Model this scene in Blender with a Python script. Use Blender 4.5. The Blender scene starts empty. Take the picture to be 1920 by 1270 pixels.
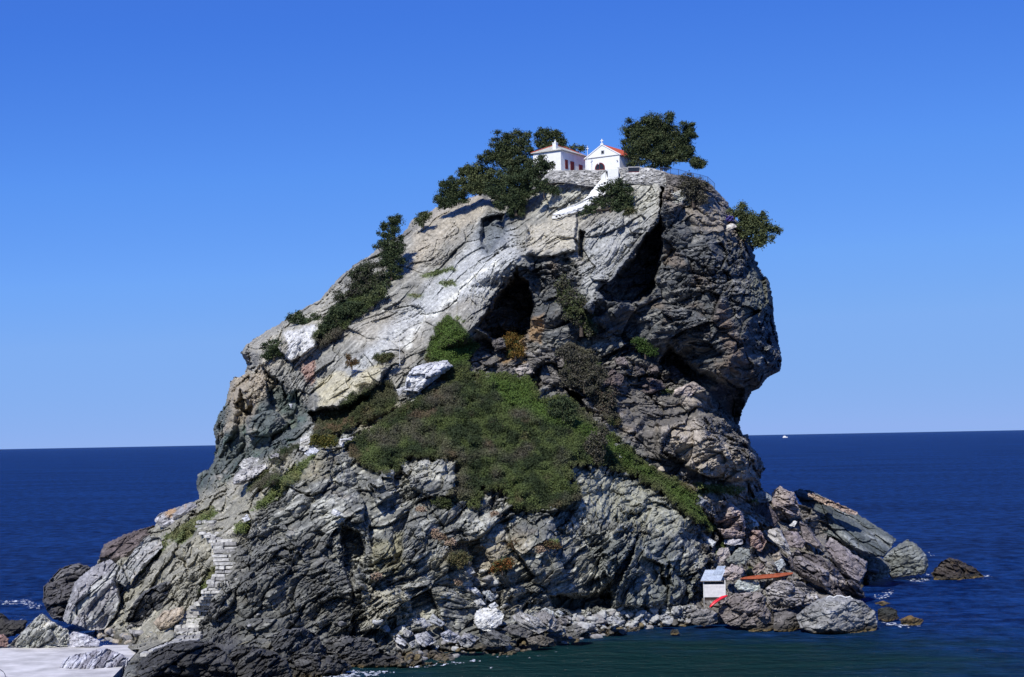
import bpy, math, random
import numpy as np
from mathutils import Vector, Matrix
from mathutils.geometry import delaunay_2d_cdt

random.seed(7)
rng = np.random.default_rng(7)
scene = bpy.context.scene
COL = scene.collection

# ------------------------------------------------------------ camera, sky, sun, exposure
F = 3000.0            # focal length in photo pixels (photo is 1920 x 1270)
H = 33.0              # eye height above the sea
PITCH = math.atan(189.0 / F)
ROLL = math.radians(-1.074)
cam_data = bpy.data.cameras.new("camera")
cam_data.sensor_width = 36.0
cam_data.lens = F / 1920.0 * 36.0
cam_data.clip_start = 1.0
cam_data.clip_end = 400000.0
cam = bpy.data.objects.new("camera", cam_data)
COL.objects.link(cam)
RM = Matrix.Rotation(math.radians(90) + PITCH, 3, 'X') @ Matrix.Rotation(ROLL, 3, 'Z')
cam.matrix_world = Matrix.Translation((0, 0, H)) @ RM.to_4x4()
scene.camera = cam

SUN_AZ = math.radians(24)      # left of straight behind the camera
SUN_EL = math.radians(46)
sun_dir = Vector((-math.sin(SUN_AZ) * math.cos(SUN_EL), -math.cos(SUN_AZ) * math.cos(SUN_EL), math.sin(SUN_EL)))
world = bpy.data.worlds.new("World")
scene.world = world
world.use_nodes = True
wn, wl = world.node_tree.nodes, world.node_tree.links
wn.clear()
sky = wn.new("ShaderNodeTexSky")
sky.sky_type = 'NISHITA'
sky.sun_disc = False
sky.sun_elevation = SUN_EL
sky.sun_rotation = math.radians(180) + SUN_AZ
sky.altitude = 5000
sky.air_density = 0.7
sky.dust_density = 0.0
sky.ozone_density = 8.0
# the clear, deep sky of the photograph: the sky model's three channels, each with its response curve
sep = wn.new("ShaderNodeSeparateColor"); com = wn.new("ShaderNodeCombineColor")
wl.new(sky.outputs[0], sep.inputs[0])
RESP = ([(0, .02), (.071, .056), (.108, .105), (.16, .165), (.227, .215), (.60, .29)],
        [(0, .05), (.157, .195), (.24, .305), (.35, .39), (.477, .425), (.95, .45)],
        [(0, .35), (.30, .74), (.44, .88), (.60, .93), (.76, .89), (1.0, .86)])
for ch in range(3):
    k_in = .13 * (1.0, 1.0, .77)[ch]
    m1 = wn.new("ShaderNodeMath"); m1.operation = 'MULTIPLY'; m1.inputs[1].default_value = k_in
    rp = wn.new("ShaderNodeValToRGB"); el = rp.color_ramp.elements
    pts_ = RESP[ch]
    el[0].position = pts_[0][0]; el[0].color = (pts_[0][1],) * 3 + (1,)
    el[1].position = pts_[-1][0]; el[1].color = (pts_[-1][1],) * 3 + (1,)
    for p_, v_ in pts_[1:-1]:
        e_ = el.new(p_); e_.color = (v_, v_, v_, 1)
    rp.color_ramp.interpolation = 'B_SPLINE' if False else 'LINEAR'
    m2 = wn.new("ShaderNodeMath"); m2.operation = 'MULTIPLY'; m2.inputs[1].default_value = 1 / .13
    wl.new(sep.outputs[ch], m1.inputs[0]); wl.new(m1.outputs[0], rp.inputs[0]); wl.new(rp.outputs[0], m2.inputs[0]); wl.new(m2.outputs[0], com.inputs[ch])
bg = wn.new("ShaderNodeBackground")
bg.inputs['Strength'].default_value = 0.13
wo = wn.new("ShaderNodeOutputWorld")
wl.new(com.outputs[0], bg.inputs['Color'])
wl.new(bg.outputs[0], wo.inputs['Surface'])

sun_data = bpy.data.lights.new("sun", 'SUN')
sun_data.energy = 5.0
sun_data.angle = math.radians(0.53)
sun_data.color = (1.0, 0.975, 0.93)
sun = bpy.data.objects.new("sun", sun_data)
sun.rotation_euler = sun_dir.to_track_quat('Z', 'Y').to_euler()
COL.objects.link(sun)

scene.view_settings.view_transform = 'Standard'
scene.view_settings.look = 'None'
scene.view_settings.exposure = 0.0
scene.view_settings.gamma = 1.0
scene.cycles.max_bounces = 5
scene.cycles.diffuse_bounces = 3

# ------------------------------------------------------------ projection helpers
RN = np.array(RM)
def P(px, py, D):
    """world point seen at photo pixel (px, py) at distance D along world Y"""
    px = np.asarray(px, float); py = np.asarray(py, float)
    v = np.stack([(px - 960) / F, -(py - 635) / F, -np.ones_like(px)], -1)
    w = v @ RN.T
    s = np.asarray(D) / w[..., 1]
    q = w * s[..., None] if np.ndim(s) else w * s
    q[..., 2] += H
    return q
def W(px, py, z=0.0):
    """distance along Y where the ray through the pixel meets height z"""
    v = np.array([(px - 960) / F, -(py - 635) / F, -1.0]) @ RN.T
    return float((z - H) / v[2] * v[1])
def dd(d):            # sketch depth to metres
    return 1.74 * d + 4.5

# ------------------------------------------------------------ noise
def hsh(ix, iy, iz, seed):
    with np.errstate(over='ignore'):
        h = ix.astype(np.uint32) * np.uint32(374761393) + iy.astype(np.uint32) * np.uint32(668265263) \
            + iz.astype(np.uint32) * np.uint32(3266489917) + np.uint32((seed * 974711 + 12345) & 0xffffffff)
        h ^= h >> np.uint32(13); h *= np.uint32(1274126177); h ^= h >> np.uint32(16)
        h *= np.uint32(2246822519); h ^= h >> np.uint32(13)
    return h
def r3(h):
    m = np.uint32(1023)
    return ((h & m) / 1023.0).astype(np.float32), (((h >> np.uint32(10)) & m) / 1023.0).astype(np.float32), (((h >> np.uint32(20)) & m) / 1023.0).astype(np.float32)
def gnoise(p, seed=0):
    p = np.asarray(p, np.float32)
    i = np.floor(p).astype(np.int64); f = (p - i).astype(np.float32)
    u = f * f * f * (f * (f * 6 - 15) + 10)
    out = np.zeros(len(p), np.float32)
    for dx in (0, 1):
        wx = u[:, 0] if dx else 1 - u[:, 0]
        for dy in (0, 1):
            wy = u[:, 1] if dy else 1 - u[:, 1]
            for dz in (0, 1):
                wz = u[:, 2] if dz else 1 - u[:, 2]
                a, b, c = r3(hsh(i[:, 0] + dx, i[:, 1] + dy, i[:, 2] + dz, seed))
                g = (a - .5) * (f[:, 0] - dx) + (b - .5) * (f[:, 1] - dy) + (c - .5) * (f[:, 2] - dz)
                out += wx * wy * wz * g
    return out * 2.6          # about -1 .. 1
def fbm(p, o=4, seed=0, gain=.5, lac=2.07):
    p = np.asarray(p, np.float32); s = np.zeros(len(p), np.float32); a = 1.0; t = 0
    for k in range(o):
        s += a * gnoise(p, seed + 17 * k); t += a; a *= gain; p = p * lac + 3.7
    return s / t * 1.5
def ridged(p, o=4, seed=0):
    p = np.asarray(p, np.float32); s = np.zeros(len(p), np.float32); a = 1.0; t = 0
    for k in range(o):
        s += a * (1 - np.minimum(1, np.abs(gnoise(p, seed + 31 * k)) * 2.2)); t += a; a *= .52; p = p * 2.1 + 1.3
    return s / t
def cells(p, seed=0):
    p = np.asarray(p, np.float32)
    i = np.floor(p).astype(np.int64)
    n = len(p)
    f1 = np.full(n, 9e9, np.float32); f2 = np.full(n, 9e9, np.float32)
    bh = np.zeros(n, np.uint32); bv = np.zeros((n, 3), np.float32)
    for dx in (-1, 0, 1):
        for dy in (-1, 0, 1):
            for dz in (-1, 0, 1):
                h = hsh(i[:, 0] + dx, i[:, 1] + dy, i[:, 2] + dz, seed)
                a, b, c = r3(h)
                v0 = p[:, 0] - (i[:, 0] + dx + a); v1 = p[:, 1] - (i[:, 1] + dy + b); v2 = p[:, 2] - (i[:, 2] + dz + c)
                d = v0 * v0 + v1 * v1 + v2 * v2
                lt = d < f1
                f2 = np.where(lt, f1, np.minimum(f2, d))
                f1 = np.where(lt, d, f1)
                bh = np.where(lt, h, bh)
                bv[:, 0] = np.where(lt, v0, bv[:, 0]); bv[:, 1] = np.where(lt, v1, bv[:, 1]); bv[:, 2] = np.where(lt, v2, bv[:, 2])
    return bh, bv, np.sqrt(f1), np.sqrt(f2)
def rotY(p, deg):
    a = math.radians(deg); c, s = math.cos(a), math.sin(a)
    return np.stack([p[:, 0] * c + p[:, 2] * s, p[:, 1], -p[:, 0] * s + p[:, 2] * c], -1)
def blocks(p, sc, deg, seed, tilt=.9, crev=.5, warp=.4, fold=5.0):
    """broken, bedded rock: every cell is a block with its own height and tilt"""
    q = rotY(p, deg)
    if fold: q[:, 2] += fbm(p / 24.0, 3, 990) * fold
    q = q / np.array(sc)
    wv = np.stack([gnoise(q * .9 + 5, seed + 1), gnoise(q * .9 + 9, seed + 2), gnoise(q * .9 + 13, seed + 3)], -1)
    q = q + wv * warp
    h, v, f1, f2 = cells(q, seed)
    h2 = (h * np.uint32(2654435761)) ^ (h >> np.uint32(7))
    a, b, c = r3(h2)
    e, _, _ = r3(h2 ^ (h2 >> np.uint32(11)))
    o = (e - .5) + tilt * ((a - .5) * v[:, 0] + (b - .5) * v[:, 1] + (c - .5) * v[:, 2]) * 2 - crev * np.exp(-(f2 - f1) * 9)
    return o.astype(np.float32), f2 - f1, e

# ------------------------------------------------------------ polygons in the photo plane
def segdist(x, y, pts, closed=True):
    pts = np.array(pts, float)
    n = len(pts); d = np.full(x.shape, 1e9)
    rngk = range(n) if closed else range(n - 1)
    for k in rngk:
        ax, ay = pts[k]; bx, by = pts[(k + 1) % n]
        ex, ey = bx - ax, by - ay
        L = ex * ex + ey * ey + 1e-9
        t = np.clip(((x - ax) * ex + (y - ay) * ey) / L, 0, 1)
        d = np.minimum(d, (x - ax - t * ex) ** 2 + (y - ay - t * ey) ** 2)
    return np.sqrt(d)
def inside(x, y, pts):
    r = np.zeros(x.shape, bool); n = len(pts)
    for k in range(n):
        ax, ay = pts[k]; bx, by = pts[(k + 1) % n]
        if ay == by: continue
        c = ((ay > y) != (by > y)) & (x < (bx - ax) * (y - ay) / (by - ay) + ax)
        r ^= c
    return r
def sdf(x, y, pts):
    """+ inside, - outside"""
    out = np.full(x.shape, -60.0)
    a = np.array(pts, float)
    sel = (x > a[:, 0].min() - 50) & (x < a[:, 0].max() + 50) & (y > a[:, 1].min() - 50) & (y < a[:, 1].max() + 50)
    if sel.any():
        xs, ys = x[sel], y[sel]
        d = segdist(xs, ys, pts)
        out[sel] = np.where(inside(xs, ys, pts), d, -d)
    return out
def sst(a, b, x):
    t = np.clip((x - a) / (b - a), 0, 1)
    return t * t * (3 - 2 * t)

# ------------------------------------------------------------ materials
def new_mat(name):
    m = bpy.data.materials.new(name); m.use_nodes = True
    return m, m.node_tree.nodes, m.node_tree.links, m.node_tree.nodes["Principled BSDF"]
def rock_mat(name, bump=.35, scale=1.0, rough=.92):
    """colour comes from the stone's own colour attribute, broken up by fine grain"""
    m, n, l, b = new_mat(name)
    at = n.new("ShaderNodeAttribute"); at.attribute_name = "Col"
    tc = n.new("ShaderNodeTexCoord")
    n1 = n.new("ShaderNodeTexNoise"); n1.inputs['Scale'].default_value = 1.7 * scale; n1.inputs['Detail'].default_value = 8; n1.inputs['Roughness'].default_value = .7
    n2 = n.new("ShaderNodeTexNoise"); n2.inputs['Scale'].default_value = 5 * scale; n2.inputs['Detail'].default_value = 5; n2.inputs['Roughness'].default_value = .7
    for t in (n1, n2): l.new(tc.outputs['Object'], t.inputs['Vector'])
    mr = n.new("ShaderNodeMapRange"); mr.inputs['From Min'].default_value = .3; mr.inputs['From Max'].default_value = .7
    mr.inputs['To Min'].default_value = .5; mr.inputs['To Max'].default_value = 1.5
    l.new(n1.outputs[0], mr.inputs['Value'])
    mx = n.new("ShaderNodeMix"); mx.data_type = 'RGBA'; mx.blend_type = 'MULTIPLY'; mx.inputs[0].default_value = 1
    l.new(at.outputs['Color'], mx.inputs[6]); l.new(mr.outputs[0], mx.inputs[7])
    l.new(mx.outputs[2], b.inputs['Base Color'])
    bp = n.new("ShaderNodeBump"); bp.inputs['Strength'].default_value = bump; bp.inputs['Distance'].default_value = .25
    l.new(n2.outputs[0], bp.inputs['Height']); l.new(bp.outputs[0], b.inputs['Normal'])
    b.inputs['Roughness'].default_value = rough
    b.inputs['Specular IOR Level'].default_value = .25
    return m
def plain_mat(name, color, rough=.8, var=.15, scale=3, bump=0, metal=0, spec=.3):
    m, n, l, b = new_mat(name)
    tc = n.new("ShaderNodeTexCoord")
    nz = n.new("ShaderNodeTexNoise"); nz.inputs['Scale'].default_value = scale; nz.inputs['Detail'].default_value = 6
    l.new(tc.outputs['Object'], nz.inputs['Vector'])
    mr = n.new("ShaderNodeMapRange"); mr.inputs['From Min'].default_value = .3; mr.inputs['From Max'].default_value = .7
    mr.inputs['To Min'].default_value = 1 - var; mr.inputs['To Max'].default_value = 1 + var
    l.new(nz.outputs[0], mr.inputs['Value'])
    mx = n.new("ShaderNodeMix"); mx.data_type = 'RGBA'; mx.blend_type = 'MULTIPLY'; mx.inputs[0].default_value = 1
    mx.inputs[6].default_value = (*color, 1); l.new(mr.outputs[0], mx.inputs[7])
    l.new(mx.outputs[2], b.inputs['Base Color'])
    b.inputs['Roughness'].default_value = rough; b.inputs['Metallic'].default_value = metal
    b.inputs['Specular IOR Level'].default_value = spec
    if bump:
        bp = n.new("ShaderNodeBump"); bp.inputs['Strength'].default_value = bump; bp.inputs['Distance'].default_value = .1
        l.new(nz.outputs[0], bp.inputs['Height']); l.new(bp.outputs[0], b.inputs['Normal'])
    return m
def leaf_mat(name):
    m, n, l, b = new_mat(name)
    at = n.new("ShaderNodeAttribute"); at.attribute_name = "Col"
    l.new(at.outputs['Color'], b.inputs['Base Color'])
    b.inputs['Roughness'].default_value = .7; b.inputs['Specular IOR Level'].default_value = .2
    return m
M_ROCK = rock_mat("weathered rock")
M_LEAF = leaf_mat("leaves")

# ------------------------------------------------------------ object helpers
def tag(o, label=None, cat=None, group=None, kind=None):
    if label: o["label"] = label
    if cat: o["category"] = cat
    if group: o["group"] = group
    if kind: o["kind"] = kind
    elif cat: o["kind"] = "thing"
    return o
def mesh_np(name, V, faces, mat, col=None, parent=None, smooth=False, origin=None):
    """faces: (n,3) or (n,4) int array; col: per-vertex rgb"""
    me = bpy.data.meshes.new(name)
    V = np.asarray(V, np.float32)
    if origin is not None: V = V - np.asarray(origin, np.float32)
    faces = np.asarray(faces, np.int32); k = faces.shape[1]
    me.vertices.add(len(V)); me.vertices.foreach_set("co", V.ravel())
    me.loops.add(faces.size); me.loops.foreach_set("vertex_index", faces.ravel())
    me.polygons.add(len(faces))
    me.polygons.foreach_set("loop_start", np.arange(0, faces.size, k, dtype=np.int32))
    me.polygons.foreach_set("loop_total", np.full(len(faces), k, np.int32))
    me.polygons.foreach_set("use_smooth", np.full(len(faces), bool(smooth)))
    me.update(calc_edges=True); me.validate()
    if col is not None:
        ca = me.color_attributes.new("Col", 'FLOAT_COLOR', 'POINT')
        c4 = np.ones((len(V), 4), np.float32); c4[:, :3] = col
        ca.data.foreach_set("color", c4.ravel())
    me.materials.append(mat)
    o = bpy.data.objects.new(name, me); COL.objects.link(o)
    if origin is not None: o.location = Vector([float(t) for t in origin])
    if parent is not None:
        o.parent = parent
        if origin is not None: o.location = o.location - parent.location
    return o
class MB:
    """collects simple solids into one mesh"""
    def __init__(s): s.v = []; s.f = []
    def poly(s, pts, faces):
        b = len(s.v); s.v += [tuple(p) for p in pts]; s.f += [tuple(b + i for i in f) for f in faces]
    def hexa(s, lo, hi):
        """lo, hi: four corners each, same winding"""
        s.poly(list(lo) + list(hi), [(3, 2, 1, 0), (4, 5, 6, 7), (0, 1, 5, 4), (1, 2, 6, 5), (2, 3, 7, 6), (3, 0, 4, 7)])
    def box(s, x0, x1, y0, y1, z0, z1):
        s.hexa([(x0, y0, z0), (x1, y0, z0), (x1, y1, z0), (x0, y1, z0)], [(x0, y0, z1), (x1, y0, z1), (x1, y1, z1), (x0, y1, z1)])
    def tube(s, pts, rad, n=8):
        pts = [Vector(p) for p in pts]; rings = []
        for i, p in enumerate(pts):
            d = (pts[min(i + 1, len(pts) - 1)] - pts[max(i - 1, 0)]).normalized()
            a = d.orthogonal().normalized(); b = d.cross(a)
            r = rad[i] if hasattr(rad, '__len__') else rad
            rings.append([p + (a * math.cos(t * 2 * math.pi / n) + b * math.sin(t * 2 * math.pi / n)) * r for t in range(n)])
        base = len(s.v)
        for r_ in rings: s.v += [tuple(q) for q in r_]
        for i in range(len(rings) - 1):
            for t in range(n):
                s.f.append((base + i * n + t, base + i * n + (t + 1) % n, base + (i + 1) * n + (t + 1) % n, base + (i + 1) * n + t))
        s.f.append(tuple(base + t for t in reversed(range(n))))
        s.f.append(tuple(base + (len(rings) - 1) * n + t for t in range(n)))
    def build(s, name, mat, parent=None, smooth=False, bevel=0):
        me = bpy.data.meshes.new(name); me.from_pydata(s.v, [], s.f); me.update()
        me.materials.append(mat)
        if smooth: me.polygons.foreach_set("use_smooth", [True] * len(me.polygons))
        o = bpy.data.objects.new(name, me); COL.objects.link(o)
        if parent is not None: o.parent = parent
        if bevel:
            b = o.modifiers.new("bevel", 'BEVEL'); b.width = bevel; b.segments = 2; b.limit_method = 'ANGLE'
        return o
def empty(name, loc, rz=0):
    o = bpy.data.objects.new(name, None); COL.objects.link(o)
    o.location = loc; o.rotation_euler = (0, 0, rz); return o

# ============================================================ THE ROCK
SKYLINE = [(170, 1215), (182, 1150), (178, 1100), (182, 1052), (200, 1022), (290, 986), (300, 970), (330, 952), (374, 936), (368, 915), (370, 890), (386, 880), (398, 866), (402, 830),
 (400, 800), (412, 770), (424, 755), (429, 718), (438, 708), (456, 702), (463, 684), (450, 661), (462, 645), (490, 626), (530, 602), (545, 590), (580, 572), (600, 562),
 (620, 537), (640, 516), (665, 496), (690, 481), (712, 463), (750, 440), (764, 425), (772, 412), (800, 399), (818, 388), (850, 378), (880, 370), (905, 361), (940, 366), (972, 362), (1000, 343),
 (1022, 330), (1040, 322), (1140, 320), (1165, 320), (1240, 322), (1262, 328), (1300, 334), (1335, 350), (1350, 363), (1364, 378), (1374, 396), (1386, 420), (1400, 440), (1411, 462),
 (1418, 486), (1433, 512), (1443, 531), (1449, 560), (1452, 600), (1460, 640), (1467, 685), (1464, 697), (1440, 708), (1426, 727), (1412, 733), (1401, 752), (1390, 777),
 (1386, 796), (1394, 813), (1403, 816), (1411, 838), (1427, 858), (1435, 878), (1428, 898), (1431, 918), (1450, 930), (1480, 938), (1530, 955), (1590, 992), (1640, 1035), (1650, 1072)]
SHORE = [(1625, 1092), (1612, 1110), (1622, 1130), (1625, 1160), (1600, 1172), (1500, 1176), (1400, 1174), (1330, 1168), (1250, 1176), (1180, 1186), (1100, 1201), (1030, 1213), (960, 1226), (850, 1240),
 (760, 1250), (650, 1262), (590, 1275), (500, 1290), (300, 1300), (215, 1300)]
OUT = SKYLINE + [(x, y + 12) for x, y in SHORE] + [(225, 1312), (230, 1268), (240, 1242), (262, 1218), (200, 1216)]

CP = [ # (px, py, sketch depth)
 (368,915,184),(400,860,182),(402,800,184),(430,715,186),(450,660,187),(462,700,186),(440,860,178),(470,760,178),(500,700,181),(485,655,185),(520,820,175),(560,770,177),
 (545,700,181),(530,640,185),(590,785,174),(600,700,179),(640,640,182),(600,600,187),(560,580,190),(545,590,190),(700,560,185),(690,480,193),(620,537,191),(760,430,195),(720,640,177),(660,720,175),(740,730,172.5),
 (800,400,197),(850,378,198),(905,362,197),(850,470,189),(780,520,187),(800,600,178.5),(880,540,180),(890,612,172.5),(972,480,178),(920,430,188),(820,660,174),(760,680,174.5),
 (940,395,194),(1000,345,194),(1040,322,190.5),(1140,320,189),(1160,320,187),(1240,322,186.5),(1000,400,190),(1050,400,187),(1000,470,181),(1060,470,180),(1080,420,184),(1130,345,188),(1120,400,184),
 (1100,430,181.5),(1130,560,174.5),(1200,410,182.5),(1240,390,183),(1235,330,186),(1060,520,178),(1040,600,178),(1000,530,181),(1000,620,178.5),
 (1250,420,181),(1250,500,180),(1210,590,178),(1300,400,181.5),(1330,470,178),(1380,420,186),(1411,462,188),(1330,560,176),(1400,560,178.5),(1448,560,187),(1300,640,177.5),(1380,650,175.5),(1420,620,180),
 (1467,690,187),(1420,700,181),(1350,715,179),(1280,690,184),(1385,795,190),(1350,770,186),(1340,352,187),(1360,375,188),(1290,340,186),
 (900,640,178),(950,655,179),(1050,660,177.5),(1120,640,178.5),(1180,640,180),(1235,685,182),(1000,740,171.5),(1080,740,175),(1150,760,176.5),(1220,760,177.5),(1300,745,180),(1250,830,175),(1330,830,173),
 (1400,855,178),(1425,870,187),(1425,915,184),(1310,895,175),(1385,905,179),
 (860,700,171),(740,770,168),(650,830,164),(590,815,167),(700,850,161),(850,850,160),(950,800,164.5),(1050,850,162),(1150,850,169),(1195,870,172),(1260,920,171.5),(950,950,155),(860,940,154),(1080,930,158),
 (560,850,161),(520,900,155),(640,880,157),(700,960,150.5),(600,950,150),(550,1050,145),(480,1100,143),(650,1100,143.5),(760,1050,146.5),(850,1050,148.5),(800,960,151.5),
 (480,1200,139),(600,1190,139.5),(700,1180,141.5),(800,1170,144.5),(880,1150,147.5),(950,1140,150),(1050,1140,154),(1130,1135,157),(1200,1140,159),(1310,1138,162),
 (1000,1000,152.5),(1080,1060,154),(1150,1000,157),(1250,1000,163),(1200,1080,158),(1300,1050,165),(1310,960,170),(1150,930,164),(1250,940,168),(980,1080,151),(920,1060,149),
 (1330,1000,173),(1400,960,182),(1400,1050,177),(1450,940,190),(1500,1000,192),(1600,1010,200),(1650,1050,203),(1480,1080,175),(1550,1110,170),(1400,1120,168),(1340,1110,166),(1380,1150,160),
 (540,870,162),(440,915,167),(374,950,169),(330,958,171),(290,990,171),(200,1030,174),(185,1052,174),(400,1000,153),(300,1050,159),(240,1120,158),(350,1100,150),(400,1100,147.5),(300,1180,147),(380,1180,143.5),
 (250,1200,148),(440,1000,151.5),(470,950,157),(420,1060,150),(190,1150,164),(175,1210,160),(370,1205,139.5),(420,1215,135.8),(300,1212,141),(480,1240,129),(590,1245,130),(262,1218,137.5),(240,1262,121.5),(232,1300,115.5),(300,1300,117.5),(285,1240,128),(350,1222,133.6),(420,1240,128.5),(420,1285,120),(660,1238,136),(750,1225,139.5),
 (850,1215,142),(960,1200,145.5),(1100,1175,152),(1250,1155,159.5)]
pts = [(a, b, dd(c)) for a, b, c in CP]
for x, y in SHORE:
    w0 = W(x, y); pts.append((x, y, w0)); pts.append((x + .5, y + 14, w0 - .5))
for x, y, c in [(0, 200, 190), (960, 150, 190), (1920, 200, 190), (0, 700, 185), (1920, 700, 200), (0, 1400, 125), (900, 1400, 130), (1920, 1400, 150), (1700, 1000, 205), (1700, 1150, 165), (1440, 820, 188), (1500, 880, 195), (350, 880, 186), (350, 700, 188)]:
    pts.append((x, y, dd(c)))
GX, GY = 1921, 1401
Dmap = np.full((GY, GX), dd(185.0), np.float32)
res = delaunay_2d_cdt([Vector((a, b)) for a, b, c in pts], [], [], 0, 1e-4)
zc = [pts[o[0]][2] for o in res[3]]
for t in res[2]:
    A, B, C = [res[0][i] for i in t]; za, zb, zd = [zc[i] for i in t]
    x0, x1 = int(max(0, min(A.x, B.x, C.x))), int(min(GX - 1, max(A.x, B.x, C.x) + 1)); y0, y1 = int(max(0, min(A.y, B.y, C.y))), int(min(GY - 1, max(A.y, B.y, C.y) + 1))
    X, Y = np.meshgrid(np.arange(x0, x1 + 1), np.arange(y0, y1 + 1))
    den = (B.y - C.y) * (A.x - C.x) + (C.x - B.x) * (A.y - C.y)
    if abs(den) < 1e-9: continue
    u = ((B.y - C.y) * (X - C.x) + (C.x - B.x) * (Y - C.y)) / den; v = ((C.y - A.y) * (X - C.x) + (A.x - C.x) * (Y - C.y)) / den
    ok = (u >= -1e-4) & (v >= -1e-4) & (u + v <= 1 + 1e-4)
    Dmap[y0:y1 + 1, x0:x1 + 1][ok] = (u * za + v * zb + (1 - u - v) * zd)[ok]
def bil(A, x, y):
    x = np.clip(x, 0, A.shape[1] - 1.001); y = np.clip(y, 0, A.shape[0] - 1.001)
    i = x.astype(int); j = y.astype(int); u = x - i; v = y - j
    return A[j, i] * (1 - u) * (1 - v) + A[j, i + 1] * u * (1 - v) + A[j + 1, i] * (1 - u) * v + A[j + 1, i + 1] * u * v

STEP = 1.25
gx = np.arange(160, 1670, STEP); gy = np.arange(305, 1312, STEP)
NX, NY = len(gx), len(gy)
PX, PY = np.meshgrid(gx, gy); px = PX.ravel(); py = PY.ravel()
pp = np.stack([px, py, np.zeros_like(px)], -1)
w1 = fbm(pp / 26, 3, 11); w2 = fbm(pp / 26 + 40, 3, 12)
edge_n = gnoise(pp / 9, 21) * 2.2 + gnoise(pp / 3.6, 22) * 1.1
SD = sdf(px, py, OUT) + edge_n * sst(1245, 1150, py)
Db = bil(Dmap, px + w1 * 7, py + w2 * 7)
CARVE = [ # polygon, metres deeper (+) or nearer (-), edge softness in px
 ([(968,506),(955,532),(930,562),(893,614),(925,634),(965,642),(997,618),(1002,570),(990,528)], 20, 5),
 ([(1241,404),(1238,480),(1224,548),(1198,568),(1140,564),(1122,545),(1152,520),(1188,480),(1222,430)], 17, 6),
 ([(1255,650),(1300,692),(1345,706),(1395,735),(1385,792),(1350,768),(1325,738),(1280,712),(1238,682)], 10, 10),
 ([(1236,346),(1247,350),(1245,376),(1236,372)], 7, 2), ([(1234,330),(1240,330),(1246,430),(1236,440)], 4, 3),
 ([(1062,728),(1088,738),(1098,766),(1074,758)], 8, 4), ([(576,772),(640,768),(690,738),(704,744),(655,786),(592,800)], 7, 4),
 ([(640,985),(676,1000),(682,1040),(668,1080),(662,1125),(642,1060)], 7, 5), ([(1122,1120),(1160,1060),(1200,1000),(1184,1050),(1150,1128)], 6, 4),
 ([(1030,1118),(1150,1112),(1146,1142),(1040,1142)], 7, 6), ([(905,408),(945,400),(946,440),(915,476),(900,450)], 6, 5), ([(1086,430),(1098,436),(1092,490),(1084,480)], 6, 3),
 ([(590,742),(640,692),(724,690),(704,728),(640,764),(592,768)], -5, 5), ([(1235,792),(1330,776),(1400,812),(1422,900),(1330,898),(1240,850)], -7, 6),
 ([(1090,575),(1112,560),(1200,452),(1236,392),(1222,436),(1188,488),(1135,560),(1110,590)], -4, 4), ([(530,612),(600,612),(592,650),(545,680),(520,655)], -4, 3),
 ([(985,420),(1080,402),(1082,470),(1040,480),(985,480)], -3, 3), ([(1310,960),(1370,1000),(1330,1050),(1290,1130),(1320,1140),(1330,1060),(1345,1010)], 5, 8),
 ([(1130,1030),(1180,1000),(1290,1100),(1270,1140),(1150,1140)], -4, 7), ([(750,870),(858,862),(850,930),(800,935),(760,900)], -4, 5),
 ([(400,880),(440,800),(450,730),(470,760),(460,850),(420,930)], 5, 8), ([(495,690),(530,720),(560,800),(540,810),(505,760)], 4, 6),
 ([(1000,640),(1040,650),(1060,720),(1010,740)], -3, 8), ([(1236,1100),(1250,1050),(1262,1100)], 4, 4), ([(690,905),(735,880),(748,920),(705,950)], -4, 4),
 ([(735,1000),(700,1030),(690,1090),(710,1090),(745,1050)], -3, 5), ([(672,1095),(760,1110),(800,1180),(740,1200),(690,1180)], -4, 5),
 ([(234,1312),(244,1266),(262,1240),(300,1217),(345,1206),(400,1204),(430,1225),(440,1312)], -9, 4),
 ([(875,1020),(905,1025),(960,1100),(930,1150),(890,1110)], 3, 10)]
CW = np.zeros_like(px)
for poly, d, e in CARVE:
    s = sdf(px + w1 * 5 + gnoise(pp / 7, 5) * 2, py + w2 * 5 + gnoise(pp / 7, 6) * 2, poly)
    Db = Db + d * sst(-e * .5, e, s)
skyd = segdist(px, py, SKYLINE[6:-4], closed=False)
t_ = np.clip(skyd / 34, 0, 1)
Db = Db + 13 * (1 - np.sqrt(np.maximum(0, 1 - (1 - t_) ** 2)))
Pb = P(px, py, Db)

def box2(A, r):
    for ax in (0, 1):
        k = 2 * r + 1
        pad = [(0, 0)] * A.ndim; pad[ax] = (r + 1, r)
        c = np.cumsum(np.pad(A, pad, mode='edge'), axis=ax)
        A = (np.take(c, range(k, c.shape[ax]), ax) - np.take(c, range(0, c.shape[ax] - k), ax)) / k
    return A
G = box2(box2(Pb.reshape(NY, NX, 3), 6), 6)
du = np.gradient(G, axis=1); dv = np.gradient(G, axis=0)
N = np.cross(dv, du).reshape(-1, 3)
N /= np.linalg.norm(N, axis=1, keepdims=True) + 1e-9
N[N[:, 1] > 0] *= -1

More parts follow.
